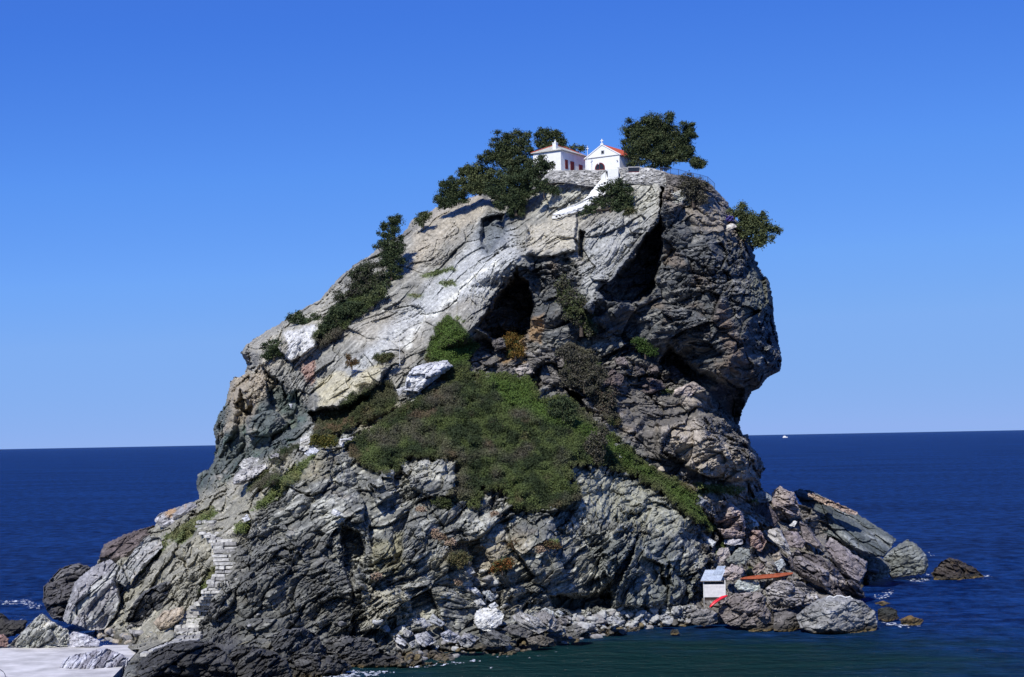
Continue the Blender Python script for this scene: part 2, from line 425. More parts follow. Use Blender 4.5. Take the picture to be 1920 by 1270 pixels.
# --- which kind of rock is where (soft masks)
qx = px + fbm(pp / 30, 4, 51) * 16; qy = py + fbm(pp / 30 + 70, 4, 52) * 16
def reg(poly, soft=14):
    return sst(-soft, soft, sdf(qx, qy, poly)).astype(np.float32)
R_SLAB = reg([(440,640),(560,560),(680,470),(830,370),(1000,330),(1240,310),(1240,400),(1180,450),(1110,570),(1060,480),(985,490),(890,615),(800,650),(720,760),(640,770),(580,770),(500,700)], 8)
R_CLIFF = reg([(1240,315),(1370,340),(1500,500),(1500,720),(1400,820),(1320,760),(1240,690),(1130,640),(1040,640),(890,640),(900,600),(960,500),(1040,480),(1110,560),(1240,400)], 8)
R_LEFT = reg([(350,980),(380,840),(400,740),(500,690),(580,770),(560,830),(470,870)], 8)
R_MID = reg([(870,640),(1050,650),(1240,690),(1320,760),(1450,830),(1460,940),(1290,930),(1180,830),(1060,750),(960,700),(860,690)], 10)
R_PILE = reg([(1290,920),(1450,920),(1700,1040),(1640,1110),(1640,1200),(1300,1200),(1290,1150),(1330,1080)], 12)
R_PATH = reg([(180,1040),(300,960),(470,880),(560,840),(560,880),(470,980),(440,1080),(400,1120),(330,1240),(170,1220)], 14)
R_LOW = np.clip(1 - np.maximum.reduce([R_SLAB, R_CLIFF, R_LEFT, R_MID, R_PILE, R_PATH]), 0, 1)
VEG = [[(645,850),(650,828),(742,772),(800,735),(862,704),(925,700),(1000,712),(1012,748),(1060,742),(1110,780),(1180,838),(1205,868),(1280,905),(1320,935),(1305,945),(1345,1000),(1322,998),(1240,925),(1180,890),(1110,872),(1070,880),(1090,935),(1040,962),(960,960),(940,920),(905,925),(900,955),(846,945),(838,925),(862,880),(850,862),(760,862),(748,888),(700,890)],
 [(583,812),(600,785),(655,742),(700,716),(735,716),(746,750),(740,768),(690,792),(640,812),(600,818)], [(795,672),(822,612),(842,590),(868,615),(898,650),(880,680),(880,700),(850,712),(815,715)], [(812,930),(840,935),(845,955),(820,955)],
 [(470,905),(520,885),(535,895),(500,915),(465,925)], [(585,815),(615,812),(632,822),(625,838),(600,838)], [(500,860),(555,832),(565,838),(520,872)],
 [(1180,632),(1212,640),(1232,662),(1215,668),(1195,655)], [(700,668),(725,662),(738,672),(715,682)], [(838,1040),(868,1035),(878,1055),(855,1060)], [(925,1060),(945,1050),(962,1062),(940,1076)],
 [(945,630),(962,622),(975,640),(972,668),(955,672)],
 [(640,562),(672,545),(700,548),(724,556),(700,578),(672,588),(650,620),(615,648),(592,650),(585,628),(612,600)], [(905,352),(945,345),(1000,336),(1006,352),(985,372),(978,404),(958,398),(940,372),(915,366)], [(1060,640),(1110,660),(1130,700),(1150,760),(1165,800),(1140,800),(1110,750),(1075,720),(1055,690)], [(1040,540),(1075,560),(1110,600),(1122,628),(1095,625),(1060,590)]]
V0 = np.zeros_like(px)
for k, poly in enumerate(VEG):
    V0 = np.maximum(V0, sst(-2, 3, sdf(px + gnoise(pp / 12, 61) * 7 + gnoise(pp / 4, 62) * 2, py + gnoise(pp / 12, 63) * 7 + gnoise(pp / 4, 64) * 2, poly) - 18 * sst(.12, .55, gnoise(pp / 14, 65) + .4 * gnoise(pp / 5, 68)) * (k == 0)))
GRS = [[(470,960),(540,880),(600,845),(560,900),(500,950)], [(300,1010),(400,950),(410,965),(340,1020)], [(380,1090),(405,1060),(410,1085),(370,1120)], [(440,985),(470,975),(465,1000),(440,1000)], [(785,515),(850,498),(856,506),(800,522)], [(762,548),(795,552),(790,560),(765,556)],
 [(820,530),(850,524),(860,535),(835,540)], [(1240,728),(1265,730),(1260,740),(1240,738)], [(350,1165),(380,1130),(385,1145),(355,1180)], [(1345,1020),(1362,1010),(1360,1035),(1345,1040)], [(1395,1075),(1408,1065),(1412,1080),(1398,1085)], [(1300,905),(1400,915),(1380,930),(1310,925)],
 [(240,1060),(300,1010),(320,1020),(260,1080)], [(1400,940),(1420,935),(1425,945)], [(850,598),(856,590),(870,604)], [(1020,1015),(1045,1012),(1050,1025),(1025,1028)]]
GR = np.zeros_like(px)
for poly in GRS:
    GR = np.maximum(GR, sst(-3, 5, sdf(px, py, poly) + gnoise(pp / 5, 66) * 5))

inm = (SD > -4)
idx = np.where(inm)[0]
pw = Pb[idx] * np.array([1, .45, 1])
hgt = np.zeros(len(idx), np.float32)
def add(mask, fn, amp):
    s = np.where(mask[idx] > .01)[0]
    if len(s): hgt[s] += fn(pw[s]) * (mask[idx][s] * amp)
rockness = (1 - V0 * .85).astype(np.float32)
ones = np.ones_like(px, dtype=np.float32)
RF = np.ones_like(px, dtype=np.float32); RF[idx] = .12 + .9 * sst(-.12, .38, fbm(pw / 10, 3, 70) + .3 * gnoise(pw / 3.5, 69))   # smooth faces here, shattered rock there
add(rockness, lambda p: fbm(p / 13, 4, 71), 2.2)
add(rockness * (1 - R_SLAB * .6), lambda p: blocks(p, (9, 9, 6), 20, 72, 1.2, .3)[0], 3.0)
add(rockness * (1 - R_SLAB * .7), lambda p: ridged(p / 6.0, 4, 75) - .5, 1.6)
for mk, deg, sc, am in ((R_LOW * rockness, 27, (4.2, 4, 1.7), 2.0), (R_PATH * rockness, 38, (4.5, 4, 1.8), 1.4), (R_CLIFF, 12, (4.5, 4, 2.2), 1.8),
                        (R_LEFT, 55, (4.5, 4, 2.6), 1.8), (R_MID * rockness, -8, (4.5, 4.5, 1.9), 1.9), (R_PILE, -32, (5, 5, 2.0), 2.1), (R_SLAB, 42, (8, 7, 1.9), .9)):
    sc = np.array(sc)
    add(mk * (.55 + .45 * RF), lambda p: blocks(p, sc, deg, 80 + int(deg), 1.2, .22)[0], am)
    add(mk * (.4 + .6 * RF), lambda p: blocks(p, sc * .42, deg, 180 + int(deg), 1.1, .45)[0], am * .6)
    add(mk * RF, lambda p: blocks(p, sc * .17, deg, 280 + int(deg), 1.1, .4)[0], am * .30)
add(rockness * RF * (1 - R_SLAB * .7), lambda p: blocks(p, (2.6, 2.6, 2.0), 30, 76, 1.3, .5, .25, 0)[0], .6)
add(rockness * RF, lambda p: blocks(p, (.95, 1.2, .6), 30, 77, 1.3, .5, .25, 0)[0], .22)
add(ones, lambda p: fbm(p / 1.1, 3, 74), .15)
# low shrubs growing as rounded cushions
sv = np.where(V0[idx] > .01)[0]
_, _, c1, _ = cells(pw[sv] / np.array([2.6, 3.0, 2.0]), 91)
_, _, c2, _ = cells(pw[sv] / .8, 92)
hgt[sv] += V0[idx][sv] * ((1.3 + 1.5 * sst(-.2, .4, gnoise(pw[sv] / 7, 93))) * (1 - np.minimum(1, c1 * 1.1) ** 2) + .5 * (1 - c2) + .3)
Pd = Pb.copy()
fade = sst(-2, 5, SD[idx]) * .75 + .25
vd = np.array([0, 0, H]) - Pb[idx]; vd /= np.linalg.norm(vd, axis=1, keepdims=True)
Pd[idx] += (vd * .85 + N[idx] * .12) * (hgt * fade)[:, None]

# --- the stone's colours, with light and shade painted into a few spots
q3 = pw
def nz(sc, o, seed, deg=0):
    return fbm(rotY(q3, deg) / np.array(sc), o, seed)
n_big = nz((14, 14, 10), 4, 101); n_med = nz((4, 4, 3), 4, 102); n_fine = nz((.9, .9, .7), 3, 103)
st_low = nz((7, 6, .55), 4, 104, 27); st_slab = nz((9, 9, .6), 4, 105, 42); st_cl = nz((6, 6, .8), 4, 106, 10); st_p = nz((7, 7, .6), 4, 107, -32)
def c3(*c): return np.array(c, np.float32)
def mix(A, b, m): return A + (b - A) * np.clip(m, 0, 1)[:, None]
c = np.tile(c3(.17, .17, .165), (len(idx), 1))
m = lambda A: A[idx]
low = mix(mix(np.tile(c3(.155, .158, .15), (len(idx), 1)), c3(.40, .40, .37), sst(-.05, .5, st_low + n_med * .5 + n_fine * .25)), c3(.30, .27, .18), sst(.25, .7, n_big) * .7)
low = mix(low, c3(.14, .115, .10), sst(.3, .6, nz((3, 3, 2), 3, 110)) * .35)
c = mix(c, low, m(R_LOW))
slab = mix(mix(np.tile(c3(.225, .222, .21), (len(idx), 1)), c3(.39, .385, .365), sst(-.1, .6, st_slab)), c3(.15, .15, .145), sst(.05, .5, n_med - st_slab * .5 + n_fine * .3) * .85)
slab = mix(slab, c3(.42, .375, .31), sst(.0, .6, n_big + .1) * .35)
c = mix(c, slab, m(R_SLAB))
cliff = mix(mix(np.tile(c3(.088, .093, .10), (len(idx), 1)), c3(.235, .232, .225), sst(.0, .6, st_cl + n_fine * .3)), c3(.20, .155, .12), sst(.1, .6, nz((5, 5, 4), 4, 111)) * .6)
c = mix(c, cliff, m(R_CLIFF))
left = mix(mix(np.tile(c3(.10, .115, .115), (len(idx), 1)), c3(.27, .26, .24), sst(.1, .6, n_med)), c3(.10, .15, .13), sst(.0, .5, nz((3, 3, 4), 3, 112)) * .6)
c = mix(c, left, m(R_LEFT))
mid = mix(mix(np.tile(c3(.13, .122, .118), (len(idx), 1)), c3(.31, .295, .28), sst(.1, .6, st_cl + n_fine * .4)), c3(.30, .22, .15), sst(.3, .7, n_big) * .6)
c = mix(c, mid, m(R_MID))
pile = mix(mix(np.tile(c3(.17, .16, .155), (len(idx), 1)), c3(.36, .33, .31), sst(.0, .6, st_p)), c3(.2, .2, .17), sst(.2, .6, n_med) * .5)
c = mix(c, pile, m(R_PILE))
path = mix(mix(np.tile(c3(.26, .25, .21), (len(idx), 1)), c3(.44, .42, .37), sst(.0, .6, st_slab)), c3(.13, .13, .12), sst(.1, .6, n_med) * .8)
c = mix(c, path, m(R_PATH))
def spot(poly, col, amt, soft=12):
    global c
    c = mix(c, c3(*col), reg(poly, soft)[idx] * amt)
spot([(770,440),(800,395),(900,365),(910,400),(830,450),(780,500)], (.44, .38, .30), .45)
spot([(430,780),(430,700),(500,690),(520,720),(460,790),(410,820)], (.42, .35, .27), .65)
spot([(450,670),(540,600),(640,530),(600,620),(520,640)], (.42, .40, .34), .45)
spot([(860,480),(900,440),(960,430),(975,480),(900,560),(850,560),(700,680),(650,740),(640,700),(780,560)], (.55, .57, .60), .55, 16)
spot([(925,480),(932,490),(852,562),(790,612),(760,652),(748,645),(800,595),(860,540)], (.68, .68, .66), .75, 5)
spot([(905,400),(950,395),(950,440),(920,480),(895,470)], (.10, .12, .15), .8)  # shade of the carved notch painted in as dark bluish grey
spot([(1120,420),(1220,400),(1200,450),(1120,560),(1085,570),(1090,470)], (.36, .37, .38), .7)
spot([(985,420),(1080,405),(1080,465),(990,480)], (.44, .41, .35), .8, 6)
spot([(1245,330),(1380,370),(1420,470),(1300,420),(1250,390)], (.30, .26, .22), .65)
spot([(1260,360),(1290,350),(1300,375),(1270,385)], (.5, .52, .5), .7, 5)
spot([(1350,560),(1390,640),(1420,700),(1380,700),(1340,600)], (.22, .15, .11), .5)
spot([(1410,480),(1455,560),(1440,600),(1400,590)], (.15, .16, .13), .6)
spot([(1290,740),(1340,720),(1320,755),(1260,770)], (.45, .39, .34), .6, 6)
spot([(1230,800),(1300,790),(1400,870),(1420,900),(1300,890)], (.42, .37, .32), .7)  # sunlit look of the outcrop painted in as a paler tan
spot([(995,605),(1020,590),(1015,640),(990,640)], (.42, .25, .10), .5, 6)
spot([(940,620),(985,620),(985,680),(945,680)], (.42, .25, .08), .5, 6)
spot([(1085,880),(1200,890),(1300,960),(1280,1010),(1180,980),(1100,960)], (.33, .33, .27), .6)
spot([(750,866),(860,862),(850,900),(760,900)], (.46, .45, .40), .6, 6)
spot([(670,1095),(760,1110),(800,1150),(740,1200),(690,1170)], (.36, .34, .27), .75, 8)
spot([(690,1020),(750,1000),(760,1070),(700,1090)], (.28, .26, .16), .6, 8)
spot([(830,1040),(900,1000),(1000,1010),(980,1060),(880,1080)], (.36, .30, .20), .45)
spot([(880,1030),(980,1090),(1010,1150),(930,1160),(870,1080)], (.36, .34, .30), .45)
spot([(400,1020),(600,1000),(680,1100),(650,1200),(420,1220)], (.09, .09, .088), .62, 25)  # darker tone over the lower left bluff
spot([(240,1290),(260,1225),(370,1200),(450,1215),(700,1230),(650,1290)], (.055, .055, .052), .85)  # shade on the steep foreground face painted in as near black
spot([(1100,1000),(1250,1010),(1300,1100),(1290,1140),(1140,1140)], (.15, .165, .16), .6)
spot([(365,1120),(400,1110),(440,1180),(440,1225),(370,1215)], (.09, .09, .095), .7, 6)
spot([(590,710),(720,685),(700,730),(600,765)], (.48, .44, .32), .75, 6)
spot([(535,620),(600,612),(592,650),(545,680)], (.58, .58, .60), .9, 4)
spot([(560,680),(590,670),(590,700),(580,720)], (.40, .18, .13), .45, 5)
spot([(1000,325),(1100,325),(1100,400),(1000,400)], (.44, .44, .41), .7)
spot([(1180,330),(1235,330),(1235,400),(1190,400)], (.42, .42, .38), .7)
zz = Pd[idx, 2]
wet = sst(2.4, .7, zz + n_med * .8)
c = mix(c, c3(.045, .042, .035), wet * .8)
c = mix(c, c3(.11, .085, .04), sst(.9, .25, zz + n_fine * .5) * .6)
vcol = mix(np.tile(c3(.035, .045, .018), (len(idx), 1)), c3(.06, .045, .035), sst(-.2, .5, n_med))
c = mix(c, vcol, m(V0))
c = mix(c, c3(.10, .14, .045), m(GR) * .75)
c *= (1 + .3 * n_fine)[:, None] * np.array([1.0, .99, .915])
c = np.clip(c, .012, .75)

# --- faces, boundary and back
vid = np.full(NX * NY, -1, np.int64)
ok = (SD > 0).reshape(NY, NX)
q = ok[:-1, :-1] & ok[:-1, 1:] & ok[1:, :-1] & ok[1:, 1:]
jj, ii = np.where(q)
a = jj * NX + ii
quad = np.stack([a, a + NX, a + NX + 1, a + 1], -1)
used = np.unique(quad)
vid[used] = np.arange(len(used))
quad = vid[quad]
full2idx = np.full(NX * NY, -1, np.int64); full2idx[idx] = np.arange(len(idx))
V = Pd[used]; CC = c[full2idx[used]]
def close_back(V, quad, CC, centre, back, rings=5):
    """joins the front's rim to a rounded back so that the rock is a closed body"""
    e = np.concatenate([quad[:, [0, 1]], quad[:, [1, 2]], quad[:, [2, 3]], quad[:, [3, 0]]])
    key = np.minimum(e[:, 0], e[:, 1]) * np.int64(len(V)) + np.maximum(e[:, 0], e[:, 1])
    u, inv, cnt = np.unique(key, return_inverse=True, return_counts=True)
    be = e[cnt[inv] == 1]
    bv = np.unique(be); loc = np.full(len(V), -1, np.int64); loc[bv] = np.arange(len(bv))
    B = V[bv]; allV = [V]; prev = bv.copy(); off = len(V); faces = [quad]; cols = [CC]
    for r in range(1, rings + 1):
        s = r / rings; t = 1 - math.cos(s * math.pi / 2)
        Q = B.copy()
        Q[:, 0] = B[:, 0] + (centre[0] - B[:, 0]) * t; Q[:, 2] = B[:, 2] + (centre[1] - B[:, 2]) * t
        Q[:, 1] = B[:, 1] + back * math.sin(s * math.pi / 2)
        cur = off + np.arange(len(bv)); off += len(bv)
        allV.append(Q); cols.append(CC[bv])
        l0, l1 = loc[be[:, 0]], loc[be[:, 1]]
        faces.append(np.stack([prev[l1], prev[l0], cur[l0], cur[l1]], -1)); prev = cur
    return np.concatenate(allV), np.concatenate(faces), np.concatenate(cols)
V2, Q2, C2 = close_back(V, quad, CC, (5, 10), 70)
terrain = mesh_np("terrain", V2, Q2, M_ROCK, C2)
tag(terrain, "steep grey rocky headland rising from the sea to the white chapel", None, None, "structure")

PdG = Pd.reshape(NY, NX, 3); HG = SD.reshape(NY, NX)
def surf(x, y):
    """point on the rock seen at a photo pixel"""
    j = int(np.clip((y - gy[0]) / STEP, 0, NY - 1)); i = int(np.clip((x - gx[0]) / STEP, 0, NX - 1))
    return PdG[j, i].copy()
def surfD(x, y): return float(surf(x, y)[1])
# ============================================================ THE SEA
def sea_material():
    m, n, l, b = new_mat("sea water")
    geo = n.new("ShaderNodeNewGeometry")
    def noise(sx, sy, sc, det, rough=.6):
        mp = n.new("ShaderNodeMapping"); mp.inputs['Scale'].default_value = (sx, sy, 1)
        mp.inputs['Rotation'].default_value = (0, 0, math.radians(8))
        t = n.new("ShaderNodeTexNoise"); t.inputs['Scale'].default_value = sc; t.inputs['Detail'].default_value = det; t.inputs['Roughness'].default_value = rough
        l.new(geo.outputs['Position'], mp.inputs['Vector']); l.new(mp.outputs[0], t.inputs['Vector']); return t
    t1 = noise(.10, .22, 1.0, 7, .62); t2 = noise(.45, .8, 1.0, 5); t3 = noise(.006, .012, 1.0, 5); t4 = noise(.05, .10, 1., 5); t5 = noise(.20, .13, 1.0, 7, .72)
    a = n.new("ShaderNodeMath"); a.operation = 'MULTIPLY_ADD'; a.inputs[1].default_value = .3
    l.new(t2.outputs[0], a.inputs[0]); l.new(t1.outputs[0], a.inputs[2])
    bp = n.new("ShaderNodeBump"); bp.inputs['Strength'].default_value = 1.0; bp.inputs['Distance'].default_value = 3.2
    l.new(a.outputs[0], bp.inputs['Height']); l.new(bp.outputs[0], b.inputs['Normal'])
    # shallow, greener water in the cove in front of the rock
    sub = n.new("ShaderNodeVectorMath"); sub.operation = 'SUBTRACT'; sub.inputs[1].default_value = (14, 232, 0)
    l.new(geo.outputs['Position'], sub.inputs[0])
    scl = n.new("ShaderNodeVectorMath"); scl.operation = 'MULTIPLY'; scl.inputs[1].default_value = (.0135, .018, 0)
    l.new(sub.outputs[0], scl.inputs[0])
    ln = n.new("ShaderNodeVectorMath"); ln.operation = 'LENGTH'; l.new(scl.outputs[0], ln.inputs[0])
    ad = n.new("ShaderNodeMath"); ad.operation = 'MULTIPLY_ADD'; ad.inputs[1].default_value = .9; l.new(t4.outputs[0], ad.inputs[0]); l.new(ln.outputs['Value'], ad.inputs[2])
    mr = n.new("ShaderNodeMapRange"); mr.interpolation_type = 'SMOOTHSTEP'
    mr.inputs['From Min'].default_value = .75; mr.inputs['From Max'].default_value = 1.75
    l.new(ad.outputs[0], mr.inputs['Value'])
    deep = n.new("ShaderNodeMix"); deep.data_type = 'RGBA'
    deep.inputs[6].default_value = (.0014, .009, .055, 1); deep.inputs[7].default_value = (.009, .048, .20, 1)
    cr = n.new("ShaderNodeMapRange"); cr.inputs['From Min'].default_value = .35; cr.inputs['From Max'].default_value = .65
    am = n.new("ShaderNodeMath"); am.operation = 'MULTIPLY_ADD'; am.inputs[1].default_value = .9; l.new(t5.outputs[0], am.inputs[0])
    sm_ = n.new("ShaderNodeMath"); sm_.operation = 'MULTIPLY'; sm_.inputs[1].default_value = .25; l.new(t3.outputs[0], sm_.inputs[0]); l.new(sm_.outputs[0], am.inputs[2])
    cr.inputs['From Min'].default_value = .47; cr.inputs['From Max'].default_value = .72
    l.new(am.outputs[0], cr.inputs['Value']); l.new(cr.outputs[0], deep.inputs[0])
    mx = n.new("ShaderNodeMix"); mx.data_type = 'RGBA'
    mx.inputs[6].default_value = (.005, .027, .026, 1)
    l.new(mr.outputs[0], mx.inputs[0]); l.new(deep.outputs[2], mx.inputs[7])
    l.new(mx.outputs[2], b.inputs['Base Color'])
    b.inputs['Roughness'].default_value = .6
    b.inputs['Specular IOR Level'].default_value = 0
    gl = n.new("ShaderNodeBsdfGlossy"); gl.inputs['Roughness'].default_value = .16
    l.new(bp.outputs[0], gl.inputs['Normal'])
    fr = n.new("ShaderNodeFresnel"); fr.inputs['IOR'].default_value = 1.33; l.new(bp.outputs[0], fr.inputs['Normal'])
    cl = n.new("ShaderNodeMapRange"); cl.inputs['From Min'].default_value = .02; cl.inputs['From Max'].default_value = .8
    cl.inputs['To Min'].default_value = .01; cl.inputs['To Max'].default_value = .20
    l.new(fr.outputs[0], cl.inputs['Value'])
    ms = n.new("ShaderNodeMixShader"); l.new(cl.outputs[0], ms.inputs[0]); l.new(b.outputs[0], ms.inputs[1]); l.new(gl.outputs[0], ms.inputs[2])
    l.new(ms.outputs[0], n["Material Output"].inputs['Surface'])
    return m
M_SEA = sea_material()
ys = np.concatenate([np.arange(60, 420, 1.2), np.geomspace(420, 150000, 160)])
NXS = 460
xs = np.linspace(-1, 1, NXS)
XX = np.outer(60 + ys * .48, xs).ravel(); YY = np.repeat(ys, NXS)
ps = np.stack([XX, YY, np.zeros_like(XX)], -1)
amp = sst(2500, 300, YY) * .28
ZZ = (fbm(ps * np.array([.10, .30, 0]) + 3, 4, 301) * amp)
Vs = np.stack([XX, YY, ZZ], -1)
a = (np.arange(len(ys) - 1)[:, None] * NXS + np.arange(NXS - 1)[None]).ravel()
sea = mesh_np("sea", Vs, np.stack([a, a + 1, a + NXS + 1, a + NXS], -1), M_SEA, smooth=True)
tag(sea, "deep blue open sea with a greener cove in front of the rock", None, None, "structure")
# water all round, lower than the near sheet's waves
mb = MB(); mb.poly([(-150000, -150000, -.9), (150000, -150000, -.9), (150000, 150000, -.9), (-150000, 150000, -.9)], [(0, 1, 2, 3)])
tag(mb.build("sea_far", M_SEA), "the sea around and behind the viewpoint", None, None, "structure")
# ============================================================ STONES AND BOULDERS
def stone_mesh(outline, D, thick=None, col=(.2, .2, .2), col2=None, dip=20, amp=.5, lean=.05, seed=1, rag=2.0, facets=5, step=None, fine=True, stain=None, dome=1.0, mat=None, mason=False, cap=True):
    """a closed rock body: traced outline at its own distance, domed and broken into planes, rounded back"""
    o = np.array(outline, float); cx, cy = o.mean(0)
    x0, y0 = o.min(0) - 3; x1, y1 = o.max(0) + 3
    size = math.sqrt((x1 - x0) * (y1 - y0)) * D / F
    small = min(x1 - x0, y1 - y0) * D / F
    if thick is None: thick = small * .55
    if step is None: step = max(.7, min(1.3, (x1 - x0) / 26))
    ax_ = np.arange(x0, x1 + step, step); ay_ = np.arange(y0, y1 + step, step)
    X, Y = np.meshgrid(ax_, ay_); sh = X.shape; x = X.ravel(); y = Y.ravel()
    p2 = np.stack([x, y, np.full_like(x, seed * 3.3)], -1)
    s = sdf(x, y, outline) + (gnoise(p2 / 7, 900) * rag + gnoise(p2 / 3, 901) * rag * .5)
    mx = max(s.max(), 2)
    t = np.clip(s / (mx * .8), 0, 1)
    if cap:
        sel_ = (s > 1) & (x > gx[0]) & (x < gx[-1]) & (y > gy[0]) & (y < gy[-1])
        if sel_.sum() > 4:
            jj_ = ((y[sel_] - gy[0]) / STEP).astype(int); ii_ = ((x[sel_] - gx[0]) / STEP).astype(int)
            on = HG[jj_, ii_] > 0
            if on.mean() > .5: D = min(D, float(np.percentile(PdG[jj_, ii_, 1][on], 30)) + thick * .5)
    k = D / F
    u = (x - cx) * k; v = -(y - cy) * k
    dep = -thick * dome * np.sqrt(np.maximum(0, 1 - (1 - t) ** 2))
    r = np.random.default_rng(seed * 7 + 3)
    for f in range(facets):
        th = r.uniform(0, 2 * math.pi); sl = r.uniform(.25, 1.0)
        dep = np.maximum(dep, -thick * r.uniform(.8, 1.1) + sl * (u * math.cos(th) + v * math.sin(th) + r.uniform(-.1, .2) * small))
    ed = np.clip(s / 3.0, 0, 1)
    Dd = D + dep + lean * v / max(k, 1e-6) * k * 20 * .5
    Pw = P(x, y, Dd); q = Pw * np.array([1, .6, 1])
    sc = np.array([small * .8 + .6, small * .8 + .6, small * .34 + .3])
    if mason: sc = np.array([.62, .62, .34])
    b1, cr, e1 = blocks(q, sc, dip, 400 + seed, 1.2, .45, .25, 0)
    if fine: b2, _, e2 = blocks(q, sc * .36, dip, 500 + seed, 1.2, .45, .25, 0)
    else: b2 = 0; e2 = e1
    n1 = fbm(q / (small * .5 + .4), 4, 600 + seed)
    b3 = blocks(q, np.maximum(sc * .15, .22), dip, 550 + seed, 1.2, .45, .25, 0)[0]
    h = (b1 * .75 + b2 * .42 + b3 * .2 + n1 * .45) * amp * min(2.0, .4 + small * .18)
    if mason: h = b1 * .22 + n1 * .08
    vd = np.array([0, 0, H]) - Pw; vd /= np.linalg.norm(vd, axis=1, keepdims=True)
    Pw = Pw + vd * (h * (ed * .85 + .15))[:, None]
    C = np.tile(c3(*col), (len(x), 1)); c_b = c3(*(col2 or tuple(min(.7, q_ * 1.7) for q_ in col)))
    strk = fbm(rotY(q, dip) / np.array([small * .9 + .5, small, .16 * small + .08]), 4, 620 + seed)
    C = mix(C, c_b, sst(-.1, .6, strk)); C = C * (1 + .45 * fbm(q / .7, 3, 680 + seed))[:, None]; C = mix(C, C * .45, sst(.1, .6, fbm(q / (small * .3 + .3), 4, 640 + seed)) * .7)
    if stain is not None: C = mix(C, c3(*stain), sst(.0, .45, fbm(q / (small * .4 + .3), 3, 660 + seed)) * .8)
    if mason: C = C * (.65 + .7 * e1)[:, None]
    wet = sst(1.5, .5, Pw[:, 2] + n1 * .5); C = mix(C, c3(.045, .04, .033), wet * .85)
    C = mix(C, c3(.17, .12, .045), sst(.55, .1, Pw[:, 2] + n1 * .3) * .8)
    C = np.clip(C * .88, .012, .7)
    ok = (s > 0).reshape(sh); q4 = ok[:-1, :-1] & ok[:-1, 1:] & ok[1:, :-1] & ok[1:, 1:]
    jj, ii = np.where(q4); a = jj * sh[1] + ii
    quad = np.stack([a, a + sh[1], a + sh[1] + 1, a + 1], -1)
    us = np.unique(quad); m_ = np.full(len(x), -1, np.int64); m_[us] = np.arange(len(us))
    V = Pw[us]
    return close_back(V, m_[quad], C[us], (V[:, 0].mean(), V[:, 2].mean()), thick * .9, 3)
def stone(name, label, cat, outline, D, group=None, parent=None, mat=None, **kw):
    V, Q, C = stone_mesh(outline, D, **kw)
    org = (float(V[:, 0].mean()), float(V[:, 1].mean()), float(V[:, 2].min()))
    o = mesh_np(name, V, Q, mat or M_ROCK, C, origin=org, parent=parent)
    if parent is None: tag(o, label, cat, group)
    return o
GR_B = "boulders piled on the point"
GR_L = "boulders on the slope above the jetty"
BW = lambda x, y: W(x, y, 0)
S = stone
# --- the point on the right
S("boulder", "huge grey green slab leaning seaward along the top of the point", "boulder", [(1488,921),(1501,917),(1522,920),(1553,936),(1592,953),(1618,969),(1658,994),(1681,1012),(1670,1030),(1658,1045),(1639,1046),(1618,1041),(1592,1028),(1566,1009),(1540,1004),(1514,986),(1504,965),(1501,944)], 348, GR_B, col=(.10,.115,.115), col2=(.34,.36,.36), dip=-32, amp=1.0, seed=1, thick=7, lean=.1)
S("rock_ledge", "thin brown ledge running along the top edge of the grey green slab", "rock", [(1512,924),(1530,926),(1570,943),(1608,960),(1606,967),(1590,964),(1550,948),(1515,932)], 340, col=(.30,.23,.18), dip=-28, amp=.8, seed=2, thick=1.6)
S("boulder", "pinkish knobbly boulder at the peak of the point", "boulder", [(1447,923),(1462,909),(1478,920),(1490,923),(1498,949),(1499,968),(1473,975),(1457,970),(1445,949)], 336, GR_B, col=(.32,.27,.25), col2=(.46,.41,.38), dip=-10, amp=1.2, seed=3)
S("boulder", "dark purplish boulder under the pinkish peak", "boulder", [(1413,939),(1436,934),(1451,957),(1464,976),(1451,993),(1431,985),(1413,968)], 333, GR_B, col=(.11,.09,.09), dip=60, seed=4)
S("boulder", "blue grey boulder wedged between the cliff foot and the point", "boulder", [(1408,923),(1426,918),(1446,929),(1448,940),(1426,944),(1408,936)], 339, GR_B, col=(.20,.22,.23), seed=5)
S("boulder", "tall pink boulder with a pointed top", "boulder", [(1322,952),(1336,940),(1350,922),(1363,929),(1371,942),(1392,960),(1399,986),(1397,1009),(1356,1010),(1340,986),(1330,966)], 318, GR_B, col=(.38,.30,.27), col2=(.52,.46,.42), dip=10, amp=1.4, seed=6)
S("boulder", "small angular blue grey boulder beside the grassy gully", "boulder", [(1299,939),(1309,926),(1328,939),(1316,951),(1301,948)], 322, GR_B, col=(.24,.25,.26), seed=7)
S("boulder", "pale blue green slab right of the pink boulder", "boulder", [(1394,962),(1415,968),(1425,986),(1409,992),(1397,980)], 322, GR_B, col=(.36,.40,.39), seed=8, dip=-30)
S("boulder", "rusty pink boulder below the pointed one", "boulder", [(1400,991),(1426,994),(1438,1015),(1428,1037),(1405,1024),(1393,1010)], 315, GR_B, col=(.33,.24,.21), seed=9, amp=1.2)
S("boulder", "light grey streaked slab in the middle of the point", "boulder", [(1429,994),(1462,989),(1480,1025),(1485,1043),(1460,1028)], 318, GR_B, col=(.42,.40,.38), col2=(.6,.58,.55), dip=-35, seed=10)
S("boulder", "brown grey block in the middle of the point", "boulder", [(1466,994),(1496,997),(1511,1017),(1506,1030),(1478,1027)], 321, GR_B, col=(.21,.18,.18), seed=11)
S("boulder", "narrow dark wedge leaning against the huge slab", "boulder", [(1497,976),(1514,984),(1545,1025),(1530,1030),(1505,1011)], 326, GR_B, col=(.16,.14,.14), dip=-40, seed=12)
S("boulder", "small white block under the dark hollow", "boulder", [(1489,976),(1497,978),(1490,990),(1479,986)], 329, GR_B, col=(.62,.62,.60), seed=13, rag=.5)
